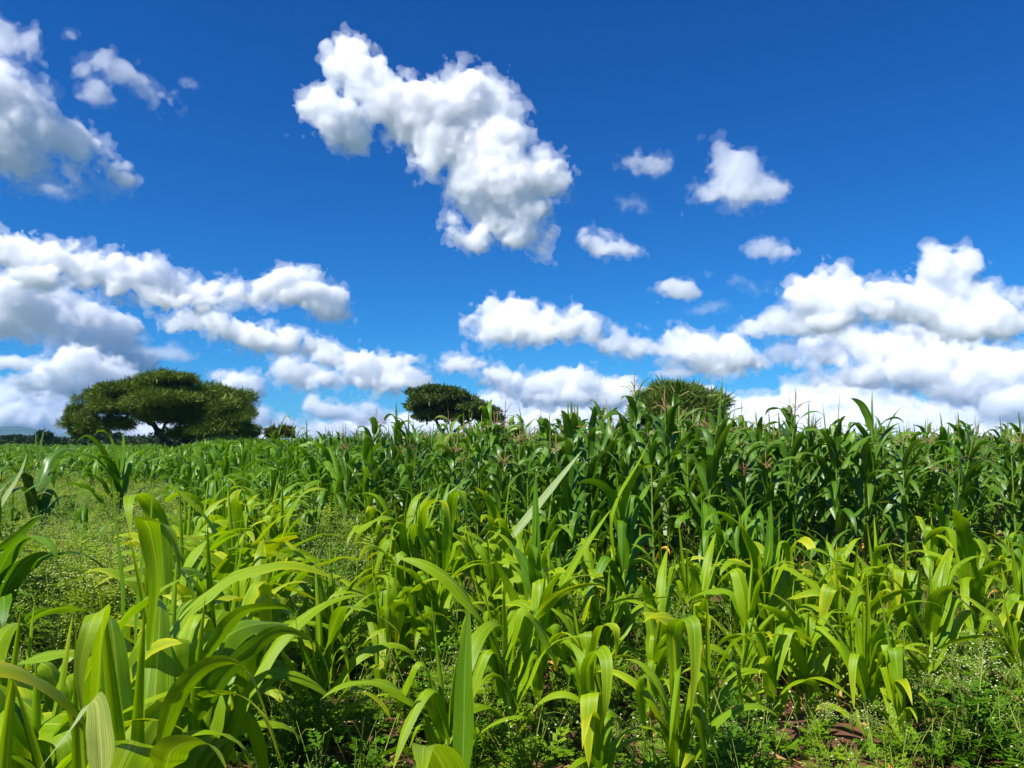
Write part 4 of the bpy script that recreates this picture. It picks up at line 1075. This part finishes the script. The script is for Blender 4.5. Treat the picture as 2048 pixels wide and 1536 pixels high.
for k in range(6500):
    y = rp.uniform(4.6 ** 2, 27 ** 2) ** .5; px = rp.uniform(-150, 800); x = (px - 1024) / FPX * y
    g = is_gap(px, y)
    if not g: continue
    yel = (rp.rand() < (.92 if g == 1 else .25))
    T = W_GAP if yel else W_GRN
    pat = nz(x * 1.7, y * 1.4) + .5 * nz(x * 4.1 + 3, y * 3.7)
    if pat < -.55 and rp.rand() < .75: continue
    items.append((T[rp.randint(6)], x, y, 0, rp.uniform(0, 6.28), rp.uniform(.6, 1.15) * (1 + .28 * pat) * (1.0 if yel else 1.1), rp.normal(0, .08, 2)))
for k in range(260):
    y = rp.uniform(5.5, 24); px = rp.uniform(-60, 360) if rp.rand() < .75 else rp.uniform(560, 720); x = (px - 1024) / FPX * y
    items.append((W_GRN[rp.randint(6)], x, y, 0, rp.uniform(0, 6.28), rp.uniform(1.1, 1.6), rp.normal(0, .12, 2)))
stuff_obj('flowering_weeds', items, MW, 'dense yellowish weeds in flower filling the gaps left of the middle', 'weeds')
# some single flowering weeds in front
FW = [(1610, 4.45, .34), (1690, 4.3, .30), (1760, 4.35, .42), (1800, 4.5, .40), (1880, 4.4, .45), (1920, 4.7, .60), (1950, 4.45, .48), (2010, 4.4, .5), (1420, 4.4, .30), (1330, 4.5, .28), (1240, 4.4, .30), (1180, 4.9, .33), (1500, 4.35, .25), (2030, 4.9, .6), (1100, 4.3, .3)]
ftpl = []
FW.sort()
for i, (px, y, h) in enumerate(FW):
    x = (px - 1024) / FPX * y
    if i < 6:
        r = empty('flowering_weed', (x, y, gz(x, y))); parts_objs(weed_parts(300 + i, h=.5, nleaf=26, nfl=120, nlf=7, bushy=1.2), r); PARTS_OF[r.name] = list(r.children); ftpl.append(r)
        r.scale = (h / .5,) * 3
    else: r = copy_thing(ftpl[i % 6], (x, y, gz(x, y)), rp.uniform(0, 6.28), h / .5)
    tag(r, 'feathery weed with tiny white flower heads, %s from the left along the bottom right' % ORD[i], 'weed', 'white flowering weeds in the lower right')
LT = []
for i in range(5):
    rs = np.random.RandomState(880 + i)
    LT.append(flat_template([('bit', leaf_geo(rs, rs.uniform(.08, .2), rs.uniform(.012, .03), 0, .2, .6, np.array([0, 0, .012]), 5, 2, 1.3, twist=1.2, fold=.7), M_DRY, rs.rand()), ('bit', tube_geo(np.array([[0, 0, .01], [.05, .03, .02], [.12, .04, .008]]), [.003, .003, .002], 3), M_DRY, rs.rand())], [M_DRY]))
items = []
for k in range(700):
    y = rp.uniform(3 ** 2, 8 ** 2) ** .5; px = rp.uniform(450, 2150); x = (px - 1024) / FPX * y
    items.append((LT[rp.randint(5)], x, y, gz(x, y) + .03, rp.uniform(0, 6.28), rp.uniform(.5, 1.2), rp.normal(0, .2, 2)))
stuff_obj('leaf_litter', items, [M_DRY], 'dry leaf scraps and stalks scattered on the red soil', 'litter')
# fallen and withered leaves on the soil
DR = sorted([(680, 1450, 4.45), (740, 1305, 5.3), (1490, 1480, 4.5), (1555, 1520, 4.3), (120, 1440, 2.9), (1665, 1385, 4.8), (715, 1375, 5), (1300, 1465, 4.6)])
for i, (px, py, y) in enumerate(DR):
    rs = np.random.RandomState(700 + i); x = (px - 1024) / FPX * y; z = max(.03, at(px, py, y).z - .02)
    g = leaf_geo(rs, .26, .035, rs.uniform(0, 6.28), .5, 1.8, np.zeros(3), 12, 4, 1.2, twist=2.0, fold=.8, wave=.12)
    me = mesh_np('withered_leaf', g[0], g[1], g[2], [M_DRY], attr=np.full(len(g[0]), rs.uniform())); o = link(bpy.data.objects.new('withered_leaf', me)); o.location = (x, y, z)
    tag(o, 'curled withered orange brown maize leaf low among the weeds, %s from the left' % ORD[i], 'leaf', 'withered maize leaves lying in the weeds')
hz_m = bpy.data.materials.new('haze'); hz_m.use_nodes = True
hn = hz_m.node_tree; hn.nodes.clear(); ho = hn.nodes.new('ShaderNodeOutputMaterial'); hv = hn.nodes.new('ShaderNodeVolumePrincipled')
hv.inputs['Color'].default_value = (.22, .55, 1, 1); hv.inputs['Density'].default_value = 8e-5
hn.links.new(hv.outputs[0], ho.inputs['Volume'])
a_, b0, b1 = 5450, -2.0, 240.0
hm = mesh_np('haze', [(x, y, z) for x in (-a_, a_) for y in (-a_, a_) for z in (b0, b1)], [(0, 1, 3, 2), (4, 6, 7, 5), (0, 4, 5, 1), (2, 3, 7, 6), (0, 2, 6, 4), (1, 5, 7, 3)], mats=[hz_m], smooth=False)
tag(link(bpy.data.objects.new('haze', hm)), kind='stuff')
print('scene', round(time.time() - T0, 1), 's')
